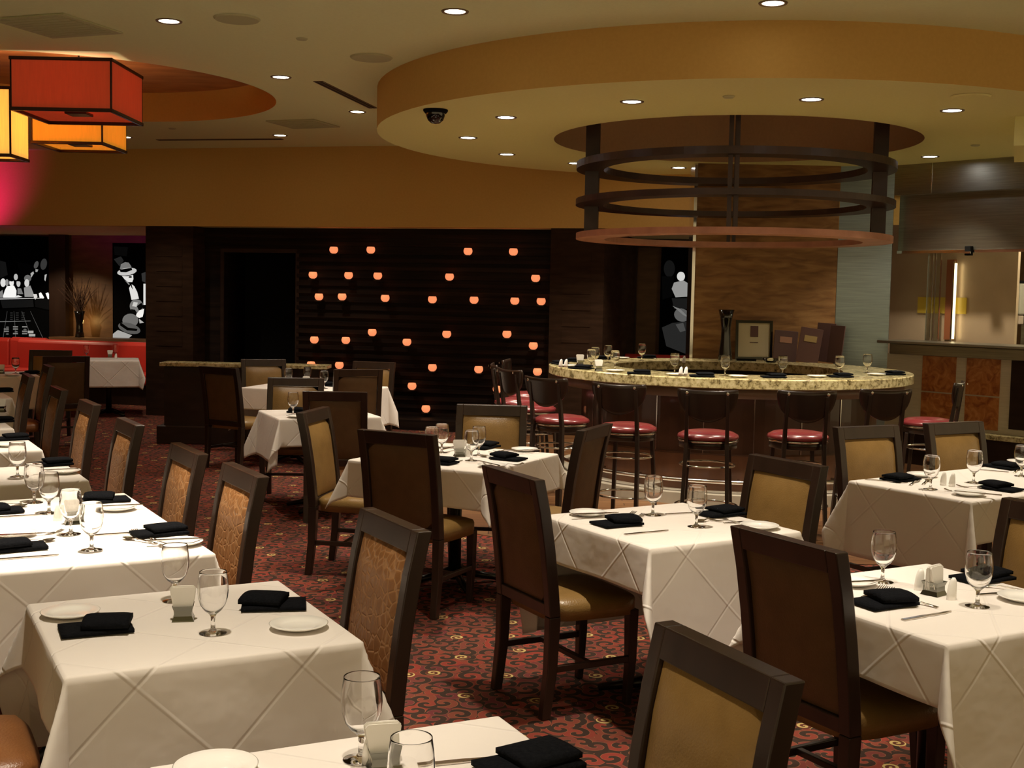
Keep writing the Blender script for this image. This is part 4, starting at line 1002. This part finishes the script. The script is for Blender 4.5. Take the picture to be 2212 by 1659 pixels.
def menu(x, y, w, h, rz, lean, mat, lmat, lab, col):
    t = thing('menu_cover', lab, 'menu', at(x, y, ZB1), R(rz), 'menus leaning on the column')
    Tm = Matrix.Rotation(R(-8), 4, 'X') @ Matrix.Rotation(R(lean), 4, 'Y')
    cv = MB().box(-w / 2, w / 2, 0, 0.018, 0.0, h, T=Tm).build('cover', mat, t, bevel=0.002)
    if lmat: MB().box(-0.065, 0.065, -0.003, -0.0003, h * 0.60, h * 0.60 + 0.065, T=Tm).build('label_plate', lmat, cv)
menu(1694, 780, 0.25, 0.33, -3, 4, 'menu', 'menu_label', 'maroon menu with pink label, left of the leaning menus', 0)
menu(1742, 783, 0.23, 0.37, -12, 8, 'menu2', 'menu_gold', 'maroon menu with gold label, leaning in the middle', 0)
menu(1776, 781, 0.20, 0.42, -30, 3, 'menu', None, 'plain dark menu behind the gold labelled one', 0)
menu(1800, 784, 0.16, 0.40, -40, 2, 'menu', None, 'plain dark menu rightmost beside the steel panel', 0)
o = MB().lathe([(0.0, 0.0), (0.055, 0.0), (0.09, 0.045), (0.086, 0.045), (0.052, 0.006), (0.0, 0.006)], 12).build('glass_bowl', 'glass'); o.location = at(1664, 783, ZB1); tag(o, 'small clear glass dish before the menus', 'bowl')
o = MB().box(-0.10, 0.10, -0.05, 0.05, 0, 0.02).build('black_tray', 'black'); o.location = at(1612, 779, ZB1); o.rotation_euler = (0, 0, R(-5)); tag(o, 'flat black tray at the foot of the framed certificate', 'tray')

# ============================================================ CANDLES ON THE SLATTED WALL
t = thing('wall_candle', '-', 'candle')
MB().lathe([(0.0, 0.0), (0.020, 0.0), (0.040, 0.010), (0.053, 0.030), (0.057, 0.050), (0.053, 0.072), (0.045, 0.088), (0.042, 0.088), (0.049, 0.070), (0.053, 0.050), (0.049, 0.032), (0.036, 0.014), (0.0, 0.006)], 24).build('glass_cup', 'cup', t)
MB().lathe([(0.0, 0.006), (0.020, 0.006), (0.020, 0.035), (0.0, 0.035)], 12).build('wax', 'flame', t)
MB().box(-0.045, 0.045, -0.045, 0.085, -0.014, -0.001).build('shelf_bracket', 'dark_wood', t)
candle = Proto(t); ORD = ['leftmost', 'second', 'third', 'fourth', 'fifth', 'sixth', 'seventh']
rows = [('top row', [(721, 540), (801, 540), (1011, 543), (1109, 544)]), ('second row', [(676, 594), (753, 595), (816, 596), (971, 598), (1157, 601)]),
        ('third row', [(689, 641), (739, 641), (832, 644), (934, 647), (1024, 648), (1112, 650), (1169, 651)]), ('fourth row', [(804, 718), (965, 722), (1095, 722)]),
        ('fifth row', [(679, 734), (747, 735), (879, 739), (1152, 747)]), ('sixth row', [(672, 788), (733, 789), (845, 792), (934, 794), (1034, 798), (1161, 803)]),
        ('seventh row', [(890, 834), (1074, 841)]), ('lowest row', [(826, 878), (920, 883)])]
for rn, pts in rows:
    for k, (x, y) in enumerate(pts):
        xl, zl = wl(x, y, CW - 0.115); p = WO + WX * xl + WY * (CW - 0.115); p.z = zl - 0.047
        candle.put(p, WA, 'orange glowing candle cup on the slatted wall, %s, %s from left' % (rn, ORD[k]) if k else 'orange glowing candle cup on the slatted wall, %s, leftmost' % rn, 'orange candle cups on the slatted wall')

# ============================================================ LOW PARTITION, BOOTHS, POSTERS
t = thing('low_partition', 'dark wood half wall with a granite cap before the candle wall', 'partition', (-3.0, 13.55, 0), R(-1))
MB().box(-0.86, 0.86, -0.10, 0.10, 0.0, 0.86).build('body', 'panel_wood', t)
MB().box(-0.93, 0.93, -0.16, 0.16, 0.0, 0.20).build('base', 'panel_wood', t, bevel=0.01)
MB().box(-0.90, 0.96, -0.15, 0.15, 0.862, 0.905).build('cap', 'granite', t, bevel=0.006)
def booth(name_lab, x0, x1, y0, ztop, depth=0.55, back=0.16, ring=False):
    t = thing('booth_seat', name_lab, 'booth', WO, WA, 'red booths in the alcoves')
    b = MB(); n = 6; pr = [(y0, 0.45), (y0 + 0.01, ztop - 0.06), (y0 + 0.03, ztop - 0.02), (y0 + back / 2, ztop), (y0 + back - 0.03, ztop - 0.02), (y0 + back, ztop - 0.06), (y0 + back, 0.0), (y0, 0.0)]
    vs = [(x, y, z) for x in (x0, x1) for y, z in pr]; k = len(pr)
    b.add(vs, [(i, (i + 1) % k, k + (i + 1) % k, k + i) for i in range(k)] + [tuple(range(k)), tuple(range(k, 2 * k))]).build('backrest', 'booth', t, bevel=0.02)
    MB().box(x0, x1, y0 - depth, y0 - 0.005, 0.30, 0.46).build('seat', 'booth', t, bevel=0.03)
    MB().box(x0, x1, y0 - depth + 0.05, y0 - 0.005, 0.0, 0.298).build('seat_base', 'dark_wood', t)
xa = wl(34, 740, 1.6)[0]
booth('long red booth running left from the dark pillar', xa, PL0 - 0.01, 1.62, wl(250, 737, 1.7)[1], 0.5)
xb = wl(14, 730, 2.0)[0]
booth('red booth back rising behind the long one near the left edge', xb + 0.01, wl(108, 730, 2.2)[0], 2.05, wl(60, 728, 2.15)[1], 0.2, 0.16)
booth('red booth back at the very left edge of the photo', -10.0, xb - 0.01, 2.05, wl(5, 728, 2.15)[1], 0.4, 0.16)
xr = PR1 + 0.01
booth('sliver of red booth left of the textured column', xr, 3.4, 1.62, wl(1480, 767, 1.7)[1], 0.5)
# ledge behind long booth and vase of twigs
wstruct('trim_24', MB().box(wl(112, 740, 2.3)[0], PL0 - 0.01, 2.22, 2.69, 0.0, wl(200, 730, 2.3)[1]), 'niche')
zl = wl(200, 730, 2.3)[1]; xv = wl(172, 700, 2.42)[0]; p = WO + WX * xv + WY * 2.42
t = thing('twig_vase', 'slim dark vase of dry twigs in the left alcove', 'vase', (p.x, p.y, zl))
MB().lathe([(0.0, 0.0), (0.075, 0.0), (0.055, 0.10), (0.050, 0.22), (0.070, 0.36), (0.085, 0.42), (0.080, 0.42), (0.05, 0.30), (0.0, 0.28)], 24).build('vase_body', 'black_glaze', t)
b = MB(); rg = random.Random(3)
for k in range(60):
    a = rg.uniform(0, 2 * PI); sp = rg.uniform(0.05, 0.36); hh = rg.uniform(0.25, 0.62); q = [(0.02 * math.cos(a), 0.02 * math.sin(a), 0.30)]
    for s in range(1, 5):
        f = s / 4; q.append((sp * f ** 1.3 * math.cos(a) + rg.uniform(-.02, .02), min(0.2, sp * 0.5 * f ** 1.3 * math.sin(a) + rg.uniform(-.02, .02)), 0.36 + hh * f))
    b.tube(q, [0.006, 0.005, 0.004, 0.003, 0.002], 4)
b.build('twigs', 'twig', t)

def ell(cx, cy, rx, ry, rot=0, n=20):
    c, s = math.cos(R(rot)), math.sin(R(rot)); return [(cx + rx * math.cos(2 * PI * i / n) * c - ry * math.sin(2 * PI * i / n) * s, cy + rx * math.cos(2 * PI * i / n) * s + ry * math.sin(2 * PI * i / n) * c) for i in range(n)]
def poster(lab, sx, sy, k, rect, shapes, yl=2.66):
    """shapes: (grey, [points]) in the coordinates of one enlarged crop of the mural; clipped to the panel"""
    X = lambda p: wl(sx + p[0] / k, sy + p[1] / k, yl)
    x0, y0, x1, y1 = rect; a, zt = X((x0, y0)); c, zb = X((x1, y1))
    t = thing('wall_mural', lab, 'mural', WO, WA, 'black and white photo murals')
    MB().box(a, c, yl, yl + 0.035, zb, zt).build('panel', grey(0.01), t)
    b = MB(); mats = []
    for n, (g, pts) in enumerate(shapes):
        q = [(min(max(px_, x0 + 2), x1 - 2), min(max(py_, y0 + 2), y1 - 2)) for px_, py_ in pts]
        gm = grey(g)
        if gm not in mats: mats.append(gm)
        vs = []
        for p in q: xx, zz = X(p); vs.append((xx, yl - 0.001 - n * 0.0003, zz))
        b.add(vs, [tuple(range(len(vs)))], mats.index(gm))
    b.build('picture', mats, t)
rect = lambda a, b_, c, d: [(a, b_), (c, b_), (c, d), (a, d)]
S1 = [(0.10, [(0, 540), (80, 560), (110, 740), (0, 790)]), (0.03, [(240, 560), (480, 600), (460, 800), (300, 760)]),
      (0.02, [(470, 700), (560, 640), (700, 680), (728, 1050), (470, 1060)]), (0.22, ell(615, 590, 45, 80, 10)), (0.30, ell(510, 600, 30, 55, 20)),
      (0.60, [(500, 660), (540, 665), (525, 700), (500, 700)]), (0.65, [(430, 720), (470, 690), (480, 720), (440, 780)]), (0.70, [(630, 740), (660, 730), (640, 830), (625, 810)]),
      (0.85, ell(45, 850, 38, 60)), (0.55, ell(100, 850, 24, 50)), (0.90, ell(165, 850, 32, 50)), (0.02, ell(165, 805, 38, 28)), (0.70, ell(225, 770, 28, 45)), (0.75, ell(262, 855, 28, 55)), (0.02, [(232, 830), (250, 790), (290, 800), (300, 860), (275, 830)]),
      (0.40, ell(392, 790, 50, 50)), (0.80, ell(380, 855, 34, 55)), (0.95, [(70, 960), (100, 900), (200, 890), (235, 960), (230, 1060), (40, 1060)]), (0.50, [(0, 980), (40, 950), (50, 1060), (0, 1060)]),
      (0.45, [(250, 930), (300, 930), (330, 1010), (250, 1010)]), (0.55, [(340, 920), (430, 890), (475, 1000), (470, 1050), (350, 1050)]), (0.85, [(215, 1040), (260, 1025), (320, 1050), (220, 1062)]),
      (0.80, [(470, 1010), (520, 1010), (530, 1050), (500, 1090), (480, 1060)]), (0.95, [(550, 1000), (580, 985), (625, 1060), (610, 1075), (560, 1060)]), (0.95, [(645, 1000), (680, 985), (718, 1060), (712, 1120), (680, 1090)]),
      (0.70, [(0, 1072), (620, 1062), (620, 1072), (0, 1086)]), (0.10, [(10, 1095), (470, 1085), (480, 1190), (40, 1210)]), (0.07, [(490, 1085), (728, 1080), (728, 1240), (500, 1190)]),
      (0.045, [(0, 1230), (500, 1210), (728, 1260), (728, 1640), (0, 1640)])]
for xa_, xb_ in ((105, 45), (200, 222), (310, 440), (430, 600)): S1.append((0.30, [(xa_, 1250), (xa_ + 4, 1250), (xb_ + 8, 1620), (xb_, 1620)]))
for q in range(3):
    for r_ in range(4): S1.append((0.45, rect(60 + q * 130 + r_ * 22 * 0, 1460 + r_ * 32, 130 + q * 130, 1478 + r_ * 32)) if (q + r_) % 3 else (0.35, ell(110 + q * 125, 1475 + r_ * 32, 22, 10)))
    for r_ in range(4): S1.append((0.22, rect(150 + q * 80, 1270 + r_ * 30, 185 + q * 85, 1280 + r_ * 30)))
S1.append((0.6, rect(400, 1525, 480, 1560))); S1.append((0.6, rect(415, 1570, 505, 1605))); S1.append((0.5, [(0, 1395), (440, 1385), (440, 1391), (0, 1402)]))
poster('black and white mural of a crowd at a gaming table', 0, 480, 6.506, (-250, 190, 728, 1660), S1)
S2 = [(0.06, [(1600, 340), (1800, 350), (1780, 480), (1610, 460)]), (0.15, [(1600, 520), (1700, 480), (1740, 540), (1680, 620)]), (0.02, [(1590, 700), (1720, 780), (1850, 900), (1850, 1300), (1590, 1450)]),
      (0.45, [(1685, 660), (1700, 590), (1760, 560), (1810, 568), (1845, 620), (1850, 660)]), (0.75, ell(1785, 695, 138, 52, -8)), (0.02, [(1680, 668), (1850, 640), (1860, 672), (1770, 705), (1695, 700)]),
      (0.85, [(1715, 756), (1790, 760), (1872, 740), (1876, 800), (1860, 842), (1800, 842), (1750, 800)]), (0.02, ell(1832, 770, 24, 12)), (0.55, [(1755, 815), (1800, 845), (1825, 870), (1815, 885)]),
      (0.85, [(1815, 925), (1850, 870), (1890, 900), (1930, 980), (1955, 1075), (1850, 1092)]), (0.03, [(1830, 850), (1850, 860), (1870, 950), (1850, 920)]), (0.85, rect(2018, 865, 2048, 1162)), (0.2, [(1990, 720), (2048, 700), (2048, 850), (2000, 830)]),
      (0.45, ell(1920, 1180, 95, 98)), (0.05, [(1925, 1180), (1990, 1130), (2025, 1190), (1960, 1250)]), (0.75, [(1880, 1120), (1940, 1130), (1920, 1190), (1860, 1180)]), (0.05, [(1840, 1220), (1900, 1230), (1930, 1280), (1860, 1285)]),
      (0.90, [(1920, 1290), (1960, 1240), (2028, 1215), (2022, 1270), (2008, 1330), (1960, 1345), (1915, 1325)]), (0.65, [(1955, 1355), (2028, 1412), (1965, 1422)]),
      (0.40, ell(1835, 1380, 112, 95)), (0.32, ell(1820, 1490, 162, 72, 16)), (0.02, [(1690, 1400), (1800, 1480), (1935, 1500), (1925, 1530), (1790, 1520), (1690, 1450)]), (0.60, [(1590, 1570), (1660, 1515), (1860, 1590), (1800, 1640), (1590, 1640)])]
poster('black and white mural of men in brimmed hats beside the pillar', 0, 480, 6.506, (1580, 290, 2200, 1660), S2)
S3 = [(0.10, ell(2110, 300, 36, 55)), (0.05, [(2060, 350), (2140, 350), (2130, 480), (2065, 500)]), (0.02, ell(2190, 330, 40, 40)), (0.80, ell(2185, 350, 26, 30)), (0.55, [(2125, 430), (2140, 390), (2200, 375), (2240, 400), (2240, 480), (2150, 485)]),
      (0.12, [(2125, 490), (2240, 490), (2240, 560), (2140, 560)]), (0.35, ell(2190, 600, 50, 42, 20)), (0.45, [(2130, 540), (2180, 560), (2240, 620), (2200, 600)]), (0.16, [(2060, 680), (2130, 650), (2240, 640), (2240, 860), (2090, 800)]), (0.28, [(2150, 660), (2200, 650), (2215, 700), (2180, 710)])]
poster('black and white mural of seated people left of the textured column', 740, 480, 2.989, (2060, 160, 2290, 880), S3)

# ============================================================ ROOM LIGHTING
G3 = 'downlights above the dining tables'
for x, y, pw, an, lab in ((-1.55, 4.75, 300, 46, 'downlight over the long left table, above the frame'), (-0.9, 3.1, 84, 60, 'downlight over the front left table, above the frame'),
                      (0.30, 4.88, 140, 62, 'downlight over the centre right table, above the frame'), (0.98, 3.72, 48, 58, 'unseen downlight added to brighten the tall dark-backed chair'), (1.65, 3.6, 80, 62, 'downlight over the right foreground table, above the frame'),  # the lamp over the tall chair is added to brighten its seat
                      (2.6, 6.5, 120, 62, 'downlight over the right rear table, above the frame'), (-0.35, 1.9, 60, 62, 'downlight over the bottom edge table, above the frame'),
                      (-2.75, 7.0, 190, 56, 'downlight over the third left-edge table, above the frame'), (-0.5, 6.9, 100, 60, 'downlight over the centre table, above the frame')):
    downlight(Vector((x, y, ZC - 0.001)), lab, G3, pw, an)
# spots added on the booths, a glow behind the vase, a red wash
def lamp_spot(p, tgt, power, angle, col=WARM, blend=0.5, size=0.04):
    d = Vector(tgt) - Vector(p); o = spot(None, p, power, angle, blend, col, size); o.rotation_euler = d.to_track_quat('-Z', 'Y').to_euler(); return o
pw_ = lambda x, y, z: WO + WX * x + WY * y + Vector((0, 0, z))
lamp_spot(pw_(-6.0, 0.6, 2.5), pw_(-5.5, 1.7, 0.8), 45, 70, (1, 0.75, 0.5))
lamp_spot(pw_(-8.3, 1.0, 2.5), pw_(-8.0, 2.1, 0.8), 45, 80, (1, 0.75, 0.5))
point(pw_(xv, 2.50, zl + 0.25), 0.8, (1.0, 0.6, 0.2), 0.05)
lamp_spot(pw_(-8.0, -0.9, 2.5), pw_(-7.75, 0, 3.0), 34, 80, (1.0, 0.02, 0.50), 1.0)  # red spot added for an unseen neon glow beyond the left edge
# glow of the bar lights
for a in (200, 235, 270, 305, 340):
    lamp_spot(Vector((BC[0] + 2.3 * math.cos(R(a)), BC[1] + 2.3 * math.sin(R(a)), ZS - 0.04)), Vector((BC[0] + 1.5 * math.cos(R(a)), BC[1] + 1.5 * math.sin(R(a)), 1.0)), 42, 46, (1.0, 0.92, 0.78))
